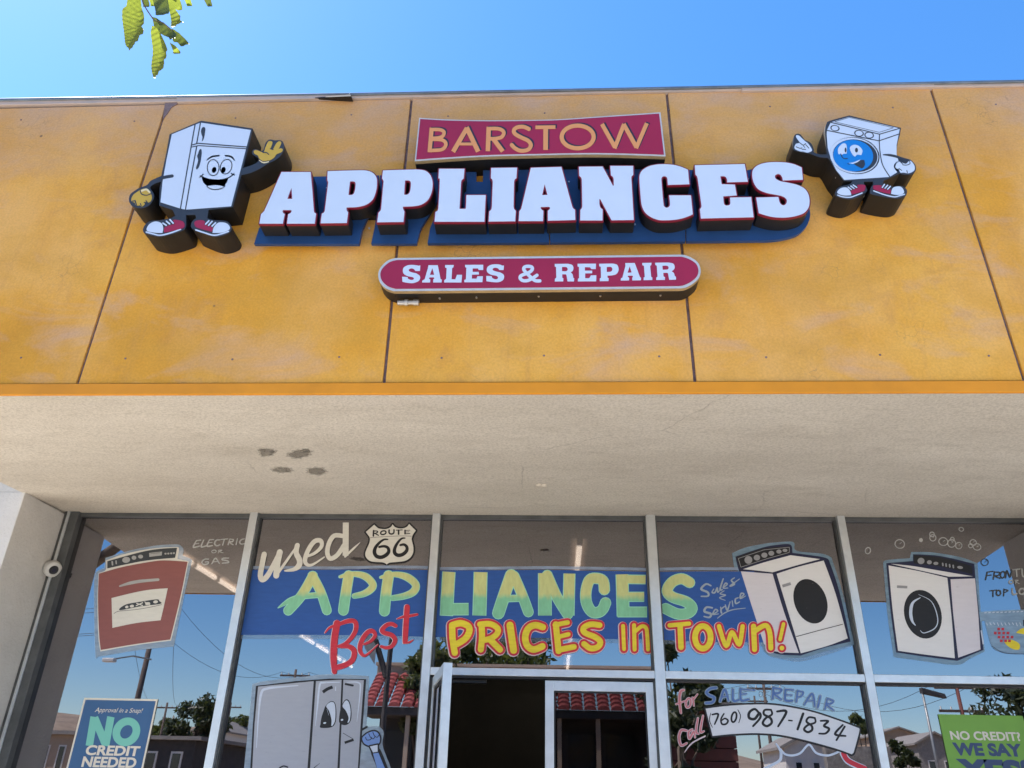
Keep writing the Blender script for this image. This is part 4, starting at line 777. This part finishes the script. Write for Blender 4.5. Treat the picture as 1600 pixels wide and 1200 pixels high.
# --- pane 6: for SALE or REPAIR call, telephone banner
a = (1050, 1060, 5.333); ac = (*a, True)
def S6(s, w, **k): return stroke(s, w, *a, **k)
fc = [("98,98 72,110 62,180 74,288", 20), ("35,215 110,188", 13), ("172,160 182,228", 16), ("176,178 212,132", 13), ("122,436 78,432 58,490 76,558 122,540", 18), ("168,425 138,450 146,502 180,442 192,492", 16), ("216,332 200,440 222,462", 15), ("258,312 236,440 266,440", 15)]
art('painted_lettering', W6, [(K['pink'], sum([S6(s, w+9, taper=(.8, .7)) for s, w in fc], [])+ring(136, 205, 20, 38, 23, 10, a)+S6("104,616 150,555 200,518 276,482", 12, taper=(.4, 1))), (K['rose'], sum([S6(s, w, taper=(.8, .7)) for s, w in fc], [])+ring(136, 205, 20, 38, 14, 10, a))], YW)
sr = [("368,78 320,85 288,115 310,142 350,160 338,198 282,206", 22), ("402,190 438,92 472,186", 20), ("415,156 462,150", 14), ("508,92 510,184 556,180", 20), ("572,86 576,180 640,174", 20), ("572,90 690,100", 14), ("574,132 620,128", 14), ("846,76 838,170", 22), ("848,80 910,92 890,122 848,126 912,176", 18), ("946,92 944,180 1002,186", 20), ("948,92 1010,97", 16), ("946,136 996,140", 14), ("1046,106 1036,195", 20), ("1048,106 1090,116 1080,146 1042,156", 16), ("1104,216 1168,128 1190,232", 18), ("1130,188 1186,186", 13), ("1236,146 1214,242", 20), ("1294,168 1274,256", 18), ("1296,168 1344,188 1320,212 1282,212 1346,266", 16)]
art('painted_lettering', W6, [(K['halo'], sum([S6(s, w+10) for s, w in sr], [])), (K['blue2'], sum([S6(s, w*.85, taper=(.8, .8)) for s, w in sr], [])), (K['halo'], ring(745, 130, 16, 22, 7, 0, a)+S6("785,110 782,152", 8)+S6("785,118 806,108", 6))], YW-.002)
bn = poly("280,252* 480,228 720,217 900,228 1150,275 1390,352 1545,410* 1562,428 1540,520 1512,620* 1498,632* 1350,580 1100,512 900,470 700,456 500,464 338,480*", *ac)
dg = [("322,290 312,350 336,408", 7), ("335,302 385,300 355,382", 17), ("432,295 408,340 416,380 450,380 466,352 440,334 412,352", 16), ("548,262 570,312 556,370", 8), ("722,285 688,256 645,282 642,328 688,338 728,290 734,330 675,398", 23), ("824,262 772,264 766,300 818,330 830,370 790,398 756,374 780,332 832,300 824,262", 21), ("875,276 952,278 884,400", 22), ("972,350 1000,353", 17), ("1092,294 1046,424", 27), ("1190,330 1140,325 1120,360 1162,394 1166,430 1130,448 1100,424 1130,390 1192,368 1190,332", 20), ("1238,354 1300,356 1266,395 1308,420 1280,458 1225,460", 20), ("1422,388 1358,464 1446,480", 20), ("1438,402 1370,514", 22)]
art('painted_phone_banner', W6, [(K['ink'], [bn], (), .0095), (K['banner'], [bn]), (K['ink'], sum([S6(s, w, taper=(.8, .75)) for s, w in dg], [])+ring(516, 323, 20, 42, 16, 12, a))], YW-.003)
art('painted_telephone', W6, [(K['shine'], S6("868,545 902,600 908,640 890,690 770,750", 24, taper=(.5, .9))+S6("905,592 940,630 1000,642 1070,622 1140,552 1200,620 1280,642 1340,632 1410,600", 18)+S6("1425,622 1470,690 1600,752", 56)), (K['red'], S6("1428,624 1470,688 1610,752", 40)+[poly("1560,740 1700,760 1720,900 1600,900", *a)])], YW)

# ================================================================ posters taped inside the glass edge
YPo = YG-.004
def poster(c0, c1, zbot, name, label, colr, border):
    p, q = at(*c0, YPo), at(*c1, YPo); x0, x1, zt = p.x, q.x, (p.z+q.z)/2
    r = thing('poster', label, 'poster', ((x0+x1)/2, YPo, zbot))
    mb = MB(); mb.box(x0, YPo-.002, zbot, x1, YPo+.001, zt); mb.build('sheet', [border], r)
    b = .0105 if border is not colr else .0
    if b: mb = MB(); mb.box(x0+b, YPo-.0024, zbot+b, x1-b, YPo-.0021, zt-b); mb.build('printed_panel', [colr], r)
    return r, x0, x1, zt
blu = mat('poster_blue', (.035, .10, .22), .45, var=.08); cre = mat('poster_cream', (.62, .57, .47), .6); grn = mat('poster_green', (.16, .33, .045), .45, var=.08); tea = mat('poster_teal', (.16, .46, .37), .5); nav = mat('poster_navy', (.035, .06, .13), .5)
r, x0, x1, zt = poster((132, 1090.5), (247, 1092.5), at(90, 1300, YPo).z, 'poster', 'dark blue poster in a cream border with big teal lettering', blu, cre)
W = x1-x0; y_ = YPo-.003
def Zp(py): return at(180, py, YPo).z
mb = MB(); text_on(mb, 'Approval in a Snap!', x0+W*.19, Zp(1115.5), W*.64, Zp(1106)-Zp(1115.5), y_, 0, shear=.25); mb.build('lettering', [cre], r)
mb = MB()
def bigstroke(pts, w): return [onplane(s, y_) for s in stroke(pts, w, 40, 1000, 4, butt=True, straight=True)]
noS = bigstroke("398,662 428,480", 46)+bigstroke("430,484 502,658", 48)+bigstroke("500,662 533,480", 46)
noO = [onplane(s, y_) for s in stroke(" ".join(f"{630+62*math.cos(i*math.pi/12)-10*math.sin(i*math.pi/12):.1f},{574+66*math.sin(i*math.pi/12):.1f}" for i in range(24)), 48, 40, 1000, 4, closed=True)]
flat(mb, sheet(noS), y_, 0); flat(mb, sheet(noO), y_-.0002, 0); mb.build('lettering', [tea], r)
mb = MB(); text_on(mb, 'CREDIT', x0+W*.20, Zp(1181), W*.71, Zp(1165)-Zp(1181), y_-.0006, 0, bold=.035); text_on(mb, 'NEEDED', x0+W*.19, Zp(1199.5), W*.71, Zp(1183)-Zp(1199.5), y_-.0006, 0, bold=.035); mb.build('lettering', [cre], r)
r, x0, x1, zt = poster((1466, 1118), (1597, 1116.5), at(1500, 1330, YPo).z, 'poster', 'bright green poster with navy lettering at the right end of the window', grn, grn)
W = x1-x0
def Zq(py): return at(1540, py, YPo).z
mb = MB(); text_on(mb, 'NO CREDIT?', x0+W*.09, Zq(1157), W*.82, Zq(1143)-Zq(1157), y_, 0, bold=.03); mb.build('lettering', [cre], r)
mb = MB(); text_on(mb, 'WE SAY', x0+W*.09, Zq(1181.5), W*.80, Zq(1161)-Zq(1181.5), y_, 0, bold=.05); text_on(mb, 'YES!', x0+W*.09, Zq(1222), W*.84, Zq(1186)-Zq(1222), y_, 0, bold=.06); mb.build('lettering', [nav], r)

# ================================================================ ground, street and what stands across it (seen in the glass)
G = dict(
    dirt=mat('desert_dirt', (.36, .265, .185), .95, var=.25, vscale=.15, bump=.3, bscale=3), conc=mat('pavement_concrete', (.62, .57, .49), .9, var=.12, vscale=1.5, bump=.2),
    asph=mat('worn_asphalt', (.27, .25, .23), .9, var=.2, vscale=2, bump=.3, bscale=60), line=mat('road_paint', (.62, .58, .45), .7, var=.15, vscale=20), kerb=mat('kerb_concrete', (.42, .40, .37), .9, var=.15),
    hill=mat('scrub_hill', (.24, .18, .13), .95, var=.35, vscale=.05),
    bark=mat('tree_bark', (.13, .10, .075), .9, var=.35, vscale=9, bump=.6, bscale=30), wood=mat('weathered_pole_wood', (.13, .10, .085), .9, var=.3, vscale=6), wire=mat('black_cable', (.02, .02, .02), .6),
    galv=mat('galvanised_post', (.30, .31, .31), .5, metal=.5, var=.15), tile=mat('red_clay_tile', (.30, .065, .06), .7, var=.3, vscale=3), beige=mat('beige_render', (.46, .36, .27), .9, var=.1), dark=mat('shaded_shopfront', (.06, .055, .055), .8, var=.3),
    siding=mat('brown_red_siding', (.16, .055, .045), .8, var=.15), white=mat('white_boards', (.68, .66, .62), .7, var=.08), roofg=mat('grey_shingle', (.27, .25, .23), .9, var=.2, vscale=6), pane=mat('dark_window_glass', (.03, .035, .04), .08, spec=.7), tan=mat('tan_stucco', (.40, .30, .22), .9, var=.1), stone=mat('grey_rubble_wall', (.25, .235, .215), .9, var=.45, vscale=5),
)
def ht(x, y):                            # the land climbs gently away from the shop
    d = max(0, -y-11); return min(d*.048, 3.4+.012*d)
v, f = [], []
ys = [60, 30, 13, 5, 0, -5, -9, -11.2, -12, -14, -16, -20, -25, -30, -36, -44, -54, -66, -80, -100, -130, -180, -260, -400, -700, -1500]
xs = [-1500, -600, -300, -150, -90, -60, -40, -25, -12, 0, 12, 25, 40, 60, 90, 150, 300, 600, 1500]
for y in ys:
    for x in xs: v.append((x, y, ht(x, y)-.02+(random.uniform(-.25, .25) if y < -40 else 0)))
nx = len(xs)
for i in range(len(ys)-1):
    for j in range(nx-1): k = i*nx+j; f.append([k, k+nx, k+nx+1, k+1])
mb = MB(); mb.add(v, f); tagobj(mb.build('ground', G['dirt'], None, smooth=True), kind='structure')
tagobj(MB().box(-30, -3.4, -.1, 30, YG-.06, 0).build('sidewalk', G['conc']), kind='structure')
tagobj(MB().box(-30, -3.55, -.1, 30, -3.401, .004).build('kerb', G['kerb']), kind='structure')
tagobj(MB().box(-120, -10.4, -.2, 120, -3.56, -.012).build('road', G['asph']), kind='structure')
tagobj(MB().box(-120, -7.1, -.0119, 120, -6.98, -.008).build('road_marking', G['line']), kind='structure'); tagobj(MB().box(-120, -6.8, -.0119, 120, -6.68, -.008).build('road_marking', G['line']), kind='structure')
mb = MB(); vv, ff = [], []
for i in range(41):
    x = -900+45*i; h = 34+16*math.sin(i*.7)+11*math.sin(i*1.9+1)
    vv += [(x, -520, 4), (x, -600, h*.6), (x, -720, h), (x, -900, h*.5)]
for i in range(40):
    for j in range(3): k = i*4+j; ff.append([k, k+4, k+5, k+1])
mb.add(vv, ff); tagobj(mb.build('hills', G['hill'], None, smooth=True), kind='structure')

# ---- trees
def leafmat(name, c1, c2, trans=.35):
    m = bpy.data.materials.new(name); m.use_nodes = True; t = m.node_tree; b = t.nodes['Principled BSDF']; b.inputs['Roughness'].default_value = .5
    vv = t.nodes.new('ShaderNodeTexCoord').outputs['Object']; c = ramp(t, noise(t, vv, 1.6, 3), [(.35, c1), (.65, c2)])
    t.links.new(c, b.inputs['Base Color']); tr = t.nodes.new('ShaderNodeBsdfTranslucent'); t.links.new(mix(t, .5, c, (.26, .32, .03)), tr.inputs[0])
    mx_ = t.nodes.new('ShaderNodeMixShader'); mx_.inputs[0].default_value = trans; o = t.nodes['Material Output']
    t.links.new(b.outputs[0], mx_.inputs[1]); t.links.new(tr.outputs[0], mx_.inputs[2]); t.links.new(mx_.outputs[0], o.inputs[0]); return m
LM = [leafmat('olive_leaves', (.035, .05, .018), (.075, .095, .03)), leafmat('dark_pine_needles', (.022, .035, .016), (.05, .065, .03), .15), leafmat('dusty_green_leaves', (.05, .065, .028), (.10, .115, .05))]
def leaves(mb, c, rad, n, size, rng, flatz=.8):
    for _ in range(n):
        d = Vector((rng.gauss(0, 1), rng.gauss(0, 1), rng.gauss(0, 1))).normalized()*rad*rng.random()**.4; d.z *= flatz; p = c+d
        u = Vector((rng.gauss(0, 1), rng.gauss(0, 1), rng.gauss(0, 1))).normalized(); w_ = u.cross(Vector((rng.gauss(0, 1), rng.gauss(0, 1), rng.gauss(0, 1)))).normalized(); s = size*rng.uniform(.6, 1.4)
        mb.add([p-u*s, p+w_*s*.35, p+u*s, p-w_*s*.35], [(0, 1, 2, 3)])
def tree(base, H, wid, label, mi, seed, name='street_tree', lean=0, nclump=16, per=130, low=.35, size=.12):
    rng = random.Random(seed); r = thing(name, label, 'tree', base, 'trees across the street'); B = Vector(base)
    tk = MB(); top = B+Vector((lean, 0, H*.62)); tr = max(.07, H*.022)
    tk.tube([B-Vector((0, 0, .1)), B+Vector((lean*.3, .03, H*.25)), top], [tr*1.3, tr, tr*.5], 9); cr = MB()
    for i in range(nclump):
        a = rng.uniform(0, 6.28); h = rng.uniform(low, 1); q = math.sqrt(max(.12, 1-((h-(1+low)/2)/((1-low)/2))**2*.92))
        c = B+Vector((lean+math.cos(a)*wid*.5*q*rng.uniform(.35, 1), math.sin(a)*wid*.5*q*rng.uniform(.35, 1), H*h*.93)); st_ = B+Vector((lean*.6, 0, H*rng.uniform(.25, .55)))
        tk.tube([st_, st_.lerp(c, .55)+Vector((0, 0, .1)), c], [tr*.42, tr*.25, tr*.08], 5); leaves(cr, c, wid*.2*rng.uniform(.7, 1.25), per, size, rng)
    tk.build('trunk', G['bark'], r, smooth=True); cr.build('crown', LM[mi], r); return r
def gp(px, D):                           # foot of something seen in the glass in column px, D away
    p = refl(px, 1150, D); return Vector((p.x, p.y, ht(p.x, p.y)))
def hz(px, py, D): return refl(px, py, D).z
for (px, top, D, wpx, lab, mi, sd_, low) in (
    (303, 1088, 46, 84, 'dense round dark tree standing before the white gabled house, reflected in the left panes', 1, 1, .3),
    (655, 985, 25, 75, 'thin leggy tree beside the left end of the red tiled building', 2, 2, .5), (712, 980, 27, 130, 'olive tree rising over the middle of the red tiled roof, left of a fuller one', 0, 3, .45),
    (800, 972, 29, 190, 'broad full olive tree rising over the red tiled roof', 0, 4, .45), (1062, 990, 20, 120, 'pine tree with dark ragged boughs in front of the brown red sided building', 1, 5, .3),
    (1110, 1032, 24, 80, 'small dark pine at the right corner of the brown red sided building', 1, 6, .35), (1590, 1056, 34, 120, 'dark spreading pine above the green poster', 1, 7, .4),
    (1535, 1108, 50, 34, 'small round palm like tree near the red pole', 2, 8, .5), (1345, 1112, 40, 40, 'bushy grey green tree behind the white shed', 2, 9, .2), (1290, 1125, 55, 60, 'dusty tree far behind the phone number banner', 2, 10, .2),
    (250, 1120, 70, 46, 'far dusty tree behind the blue poster', 2, 11, .2), (370, 1120, 66, 60, 'far dusty tree to the right of the white gabled house', 2, 12, .2), (1400, 1150, 42, 40, 'low dark bush like tree by the street lamp', 1, 13, .1)):
    b = gp(px, D); H = hz(px, top, D)-b.z; wid = wpx/F*D
    tree(b, H, wid, lab, mi, sd_, low=low, nclump=24 if wid > 2 else 15, per=190, size=.10+.0016*D)
# ---- red tiled building
D = 24; p0, p1 = refl(566, 1100, D), refl(1036, 1100, D); yb = p0.y; gz = ht(0, yb)-.05
ze, zr, zp = hz(800, 1110, D), hz(800, 1060, D+1.6), hz(800, 1043, D+1.6); x0, x1 = sorted((p0.x, p1.x)); W = x1-x0
tb = thing('tiled_roof_building', 'low building with a red barrel tiled roof slope and dark shopfronts across the street', 'building', ((x0+x1)/2, yb, gz))
MB().box(x0+.3, yb-9, gz, x1-.3, yb-1.2, ze+.1).build('wall', G['dark'], tb)
MB().box(x0, yb-2.0, zr-.05, x1, yb-1.55, zp).box(x0-.05, yb-2.05, zp, x1+.05, yb-1.5, zp+.09).build('parapet', G['beige'], tb)
mb = MB(); cols = int(W/.36); rows = 8
for i in range(cols):
    for j in range(rows):
        cx = x0+(i+.5)*W/cols; t0, t1 = j/rows, (j+1.06)/rows
        for (t_, r_, lift) in ((0, 0, 0),):
            ya, yb_, za, zb_ = yb-1.55*t0+.12, yb-1.55*t1+.12, ze+(zr-ze)*t0+.03, ze+(zr-ze)*t1-.01
            vv = []
            for q in range(6):
                a_ = math.pi*q/5; rx = .5*W/cols*.96
                vv.append((cx-rx*math.cos(a_), ya, za+.13*math.sin(a_))); vv.append((cx-rx*.9*math.cos(a_), yb_, zb_+.11*math.sin(a_)))
            mb.add(vv, [(2*q, 2*q+2, 2*q+3, 2*q+1) for q in range(5)]+[tuple(range(0, 12, 2))])
mb.build('tile_roof', G['tile'], tb)
MB().box(x0, yb-1.5, ze-.18, x1, yb+.04, ze+.03).build('eave_board', G['dark'], tb)
for i in range(7):
    xa = x0+.5+i*(W-1)/7; MB().box(xa, yb-1.19, gz+.4, xa+(W-1)/7-.25, yb-1.12, ze-.5).build('shop_window', G['pane'], tb)
    if i: MB().box(xa-.32, yb-.2, gz, xa-.2, yb-.08, ze-.18).build('porch_post', G['beige'], tb)
# ---- brown red sided building
D = 21; p0, p1 = refl(1046, 1150, D), refl(1150, 1150, D); x0, x1 = sorted((p0.x, p1.x)); yb = p0.y; gz = ht(0, yb)-.05; zt = hz(1100, 1108, D)
sb_ = thing('sided_building', 'brown red building with wide horizontal boards next to the red tiled roof', 'building', ((x0+x1)/2, yb, gz)); mb = MB()
for i in range(12): mb.box(x0, yb-6, gz+i*(zt-gz)/12, x1, yb-.006*(i % 2), gz+(i+.93)*(zt-gz)/12)
mb.build('wall', G['siding'], sb_); MB().box(x0-.2, yb-6.2, zt+.002, x1+.2, yb+.2, zt+.14).build('roof', G['roofg'], sb_)
# ---- houses, shed, rubble wall
def house(px, D, wpx, eave, ridge, wallm, lab, name='house', cat='house', gable=True, dep=6):
    p0, p1 = refl(px-wpx/2, 1150, D), refl(px+wpx/2, 1150, D); x0, x1 = sorted((p0.x, p1.x)); yb = p0.y; gz = ht(0, yb)-.4; ze, zr = hz(px, eave, D), hz(px, ridge, D); xm = (x0+x1)/2; W = x1-x0
    r = thing(name, lab, cat, (xm, yb, gz), 'houses across the street'); mb = MB()
    mb.box(x0, yb-dep, gz, x1, yb, ze)
    if gable: mb.add([(x0, yb, ze), (x1, yb, ze), (xm, yb, zr), (x0, yb-dep, ze), (x1, yb-dep, ze), (xm, yb-dep, zr)], [(0, 1, 2), (5, 4, 3)])
    mb.build('wall', wallm, r); mb = MB(); o = .25
    if gable:
        for s, xa in ((-1, x0), (1, x1)):
            e = (xa+s*o, ze-o*(zr-ze)/(W/2)); mb.hexa([(xm, yb+o, zr+.01), (e[0], yb+o, e[1]+.01), (e[0], yb-dep-o, e[1]+.01), (xm, yb-dep-o, zr+.01)][::s], [(xm, yb+o, zr+.13), (e[0], yb+o, e[1]+.13), (e[0], yb-dep-o, e[1]+.13), (xm, yb-dep-o, zr+.13)][::s])
    else: mb.box(x0-o, yb-dep-o, ze+.002, x1+o, yb+o, zr)
    mb.build('roof', G['roofg'], r)
    for u in (.2, .62): wd = MB().box(x0+W*u, yb-.01, gz+1.3, x0+W*(u+.2), yb+.03, gz+2.5).build('window', G['white'], r); MB().box(x0+W*u+.06, yb+.031, gz+1.36, x0+W*(u+.2)-.06, yb+.04, gz+2.44).build('pane', G['pane'], wd)
    return r
house(327, 60, 46, 1141, 1124, G['white'], 'white gabled house on the rise right of the dense round tree')
house(360, 75, 34, 1140, 1128, G['tan'], 'tan house farther up the slope to the right of the white gabled house')
house(262, 27, 92, 1156, 1150, G['dark'], 'dark flat roofed carport like house reflected beside the blue poster', gable=False)
house(90, 36, 60, 1148, 1142, G['tan'], 'tan flat roofed house at the far left of the reflection', gable=False)
house(1405, 70, 70, 1150, 1138, G['tan'], 'tan gabled house up the street behind the street lamp')
house(1460, 58, 60, 1162, 1146, G['roofg'], 'grey house with a wide low gable behind the street lamp')
house(1255, 38, 64, 1168, 1150, G['white'], 'small white boarded shed with a low gable under the phone number banner', 'shed', 'shed', dep=4)
p0, p1 = refl(1290, 1172, 34), refl(1390, 1172, 34); r = tagobj(MB().box(min(p0.x, p1.x), p0.y-.4, 0, max(p0.x, p1.x), p0.y, hz(1340, 1166, 34)).build('rubble_wall', G['stone']), 'grey rubble stone wall beside the white shed', 'wall')
# ---- poles, wires, lamp, sign post
def pole(px, top, D, lab, r=.09, arms=1, m_='wood', group='utility poles across the street'):
    b = gp(px, D); H = hz(px, top, D)-b.z; t = thing('utility_pole', lab, 'utility pole', b, group)
    MB().tube([b-Vector((0, 0, .3)), b+Vector((0, 0, H))], [r*1.2, r*.8], 10).build('pole', G[m_], t, smooth=True); tips = []
    for i in range(arms):
        z = b.z+H-.35-i*.9; MB().box(b.x-.9, b.y-.05, z-.05, b.x+.9, b.y+.05, z+.05).build('crossarm', G['wood'], t)
        for s in (-.82, -.4, .4, .82):
            MB().tube([(b.x+s, b.y, z+.051), (b.x+s, b.y, z+.17)], [.04, .025], 8).build('insulator', G['white'], t); tips.append(Vector((b.x+s, b.y, z+.2)))
    return b, H, tips
_, _, t1 = pole(202, 940, 30, 'tall near utility pole behind the painted red dryer', .105, 2)
_, _, t2 = pole(251, 1098, 62, 'short far utility pole with one crossarm right of the blue poster')
_, _, t3 = pole(448, 1046, 48, 'lone utility pole just above the painted grey fridge')
_, _, t4 = pole(352, 1098, 66, 'thin far pole by the second mullion', .08)
_, _, t5 = pole(1203, 1066, 44, 'utility pole between the words SALE and REPAIR')
_, _, t6 = pole(1512, 1062, 36, 'reddish utility pole rising from the green poster', .085, 2, 'siding')
_, _, t7 = pole(1186, 1088, 60, 'short far pole left of the one between SALE and REPAIR', .08)
def wire(a, b, sag, lab):
    pts = [a.lerp(b, i/14)-Vector((0, 0, sag*4*(i/14)*(1-i/14))) for i in range(15)]
    tagobj(MB().tube(pts, .009, 4).build('overhead_wire', G['wire']), lab, 'cable', 'overhead wires across the street')
far_l = Vector((t1[0].x-40, t1[0].y+6, t1[0].z-.5)); far_r = Vector((t6[0].x+45, t6[0].y+4, t6[0].z))
wl = 'thin black overhead wire sagging between poles against the sky'
for i in (0, 3, 5, 6): wire(t1[i % len(t1)], far_l+Vector((0, i*.4, -.3*i)), 1.0, wl)
for i in (0, 3): wire(t1[i], t3[i], 1.2, wl); wire(t3[i], t5[i], 1.5, wl); wire(t5[i], t6[i], 1.2, wl); wire(t6[i], far_r+Vector((0, i*.5, 0)), 1.2, wl)
for i in (0, 3): wire(t1[4+i], t2[i], .8, wl)
b = gp(1456, 38); H = hz(1452, 1084, 38)-b.z
lp = thing('street_lamp', 'slim grey street lamp with a single shoebox head right of the fifth mullion', 'street lamp', b)
MB().tube([b, b+Vector((0, 0, H))], [.09, .05], 8).build('post', G['galv'], lp, smooth=True); MB().hexa([(b.x-.05, b.y-.15, b.z+H), (b.x+.95, b.y-.15, b.z+H-.2), (b.x+.95, b.y+.15, b.z+H-.2), (b.x-.05, b.y+.15, b.z+H)], [(b.x-.05, b.y-.15, b.z+H+.22), (b.x+.9, b.y-.12, b.z+H-.02), (b.x+.9, b.y+.12, b.z+H-.02), (b.x-.05, b.y+.15, b.z+H+.22)]).build('lamp_head', G['dark'], lp)
b = refl(176, 1030, 29); q = Vector((t1[0].x+1, t1[0].y, b.z+.15))
ar = thing('street_lamp', 'street lamp arm with a small white head on the tall near pole', 'street lamp', q)
MB().tube([q, (q+b)/2+Vector((0, 0, .12)), b], .03, 6).build('lamp_arm', G['galv'], ar); MB().box(b.x-.32, b.y-.12, b.z-.1, b.x+.12, b.y+.12, b.z+.03).build('lamp_head', G['white'], ar, bevel=.03)
b0 = gp(597, 14); b0.z = -.02; z1 = hz(613, 985, 14); xt = refl(613, 985, 14).x
sg = thing('street_sign', 'dark steel street sign post with a slanted brace and a grey panel seen from behind', 'street sign', b0)
MB().tube([b0, Vector((b0.x, b0.y, hz(600, 1060, 14))), Vector((xt, b0.y, z1))], .045, 8).build('post', G['dark'], sg); q0 = refl(603, 1058, 14); q1 = refl(577, 965, 14)
MB().tube([q0, q1], .05, 8).build('brace', G['dark'], sg)
c = [refl(570, 1012, 13.93), refl(585, 1038, 13.93), refl(588, 1010, 13.93), refl(575, 985, 13.93)]
MB().hexa(c, [p+Vector((0, .02, 0)) for p in c]).build('sign_panel', G['galv'], sg)

# ================================================================ the tree overhead, its leaf tips hanging into the picture
Y0 = 1.55
leafm = leafmat('backlit_leaf', (.16, .22, .03), (.27, .30, .05), .65); leafd = leafmat('shaded_leaf', (.04, .065, .02), (.07, .10, .03), .3)  # bright and dark copies of one leaf; backlight and shade put into the colours
tb_ = Vector((-6.6, .9, 0)); ot = thing('overhanging_tree', 'tree whose toothed yellow green leaf tips hang into the sky over the shop', 'tree', tb_)
hub = at(235, -60, Y0)
br = [tb_+Vector((0, 0, 2.6)), Vector((-4.6, 1.1, 4.25)), Vector((-2.9, 1.4, 4.75)), at(90, -190, Y0), hub]
MB().tube([tb_-Vector((0, 0, .1)), tb_+Vector((.05, 0, 1.5)), tb_+Vector((0, 0, 2.9)), tb_+Vector((-.2, .1, 4.6))], [.19, .15, .12, .06], 12).build('trunk', G['bark'], ot, smooth=True)
MB().tube(br, [.085, .055, .032, .014, .006], 9).build('branch', G['bark'], ot, smooth=True)
cr = MB(); rng = random.Random(11)
for i in range(26):
    a_ = rng.uniform(0, 6.28); c = tb_+Vector((math.cos(a_)*rng.uniform(.2, 1.9), math.sin(a_)*rng.uniform(.2, 1.9)-.6, rng.uniform(4.6, 6.9))); leaves(cr, c, .65, 150, .075, rng)
cr.build('crown', LM[2], ot)
def leaf_(s, dy, fold, mt, ox=160, oy=0, k=8.):
    p = poly(s, ox, oy, k, True); sh = sheet([onplane(p, Y0+dy)]); v, t = sh
    xs_ = [q.x for q in v]; zs_ = [q.y for q in v]; cx = sum(xs_)/len(xs_); z0, z1 = min(zs_), max(zs_)
    # refine so the blade can curl
    mb = MB(); vs_ = [(q.x, q.y) for q in v]
    tris = [list(q) for q in t]
    for _ in range(2):
        nt_ = []; cache = {}
        def mid(i, j):
            k_ = (min(i, j), max(i, j))
            if k_ not in cache: vs_.append(((vs_[i][0]+vs_[j][0])/2, (vs_[i][1]+vs_[j][1])/2)); cache[k_] = len(vs_)-1
            return cache[k_]
        for a_, b_, c_ in tris: m1, m2_, m3_ = mid(a_, b_), mid(b_, c_), mid(c_, a_); nt_ += [[a_, m1, m3_], [m1, b_, m2_], [m3_, m2_, c_], [m1, m2_, m3_]]
        tris = nt_
    pos = [(x, Y0+dy-fold*abs(x-cx)+.022*math.sin((z-z0)/(z1-z0+1e-6)*3.1)+.0009*math.sin((z-z0)*300+abs(x-cx)*330), z) for x, z in vs_]
    mb.add(pos, tris); mb.build('leaf', mt, ot, smooth=True)
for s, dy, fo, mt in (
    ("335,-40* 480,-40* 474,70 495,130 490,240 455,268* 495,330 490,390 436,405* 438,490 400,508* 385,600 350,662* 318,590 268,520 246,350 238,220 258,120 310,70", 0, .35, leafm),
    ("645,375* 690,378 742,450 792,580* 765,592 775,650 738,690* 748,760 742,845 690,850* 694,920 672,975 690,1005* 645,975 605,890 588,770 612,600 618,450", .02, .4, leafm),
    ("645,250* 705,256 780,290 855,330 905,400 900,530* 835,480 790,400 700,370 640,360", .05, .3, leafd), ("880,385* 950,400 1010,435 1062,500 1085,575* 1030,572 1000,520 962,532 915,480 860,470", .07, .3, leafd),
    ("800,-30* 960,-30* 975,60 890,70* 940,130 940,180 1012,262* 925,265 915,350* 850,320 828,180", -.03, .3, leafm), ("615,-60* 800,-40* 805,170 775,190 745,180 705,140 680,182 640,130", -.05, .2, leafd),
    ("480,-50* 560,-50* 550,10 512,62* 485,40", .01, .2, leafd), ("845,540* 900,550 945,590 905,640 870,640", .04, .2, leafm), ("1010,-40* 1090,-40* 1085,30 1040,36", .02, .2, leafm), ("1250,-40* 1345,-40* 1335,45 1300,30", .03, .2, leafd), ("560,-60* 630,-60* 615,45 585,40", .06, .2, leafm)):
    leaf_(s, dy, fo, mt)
tw = [at(160+512/8, 50/8, Y0), at(160+560/8, 130/8, Y0), at(160+645/8, 255/8, Y0+.01), at(160+760/8, 285/8, Y0+.05), at(160+880/8, 385/8, Y0+.06)]
MB().tube([hub, at(160+480/8, -10, Y0)]+tw, [.005, .0035, .002, .002, .002, .0018, .0014], 6).tube([hub, at(160+400/8, -8, Y0)], .003, 6).tube([hub, at(160+880/8, -8, Y0-.02)], .003, 6).tube([hub, at(300, -12, Y0), at(322, -8, Y0)], .003, 6).build('twig', G['bark'], ot)
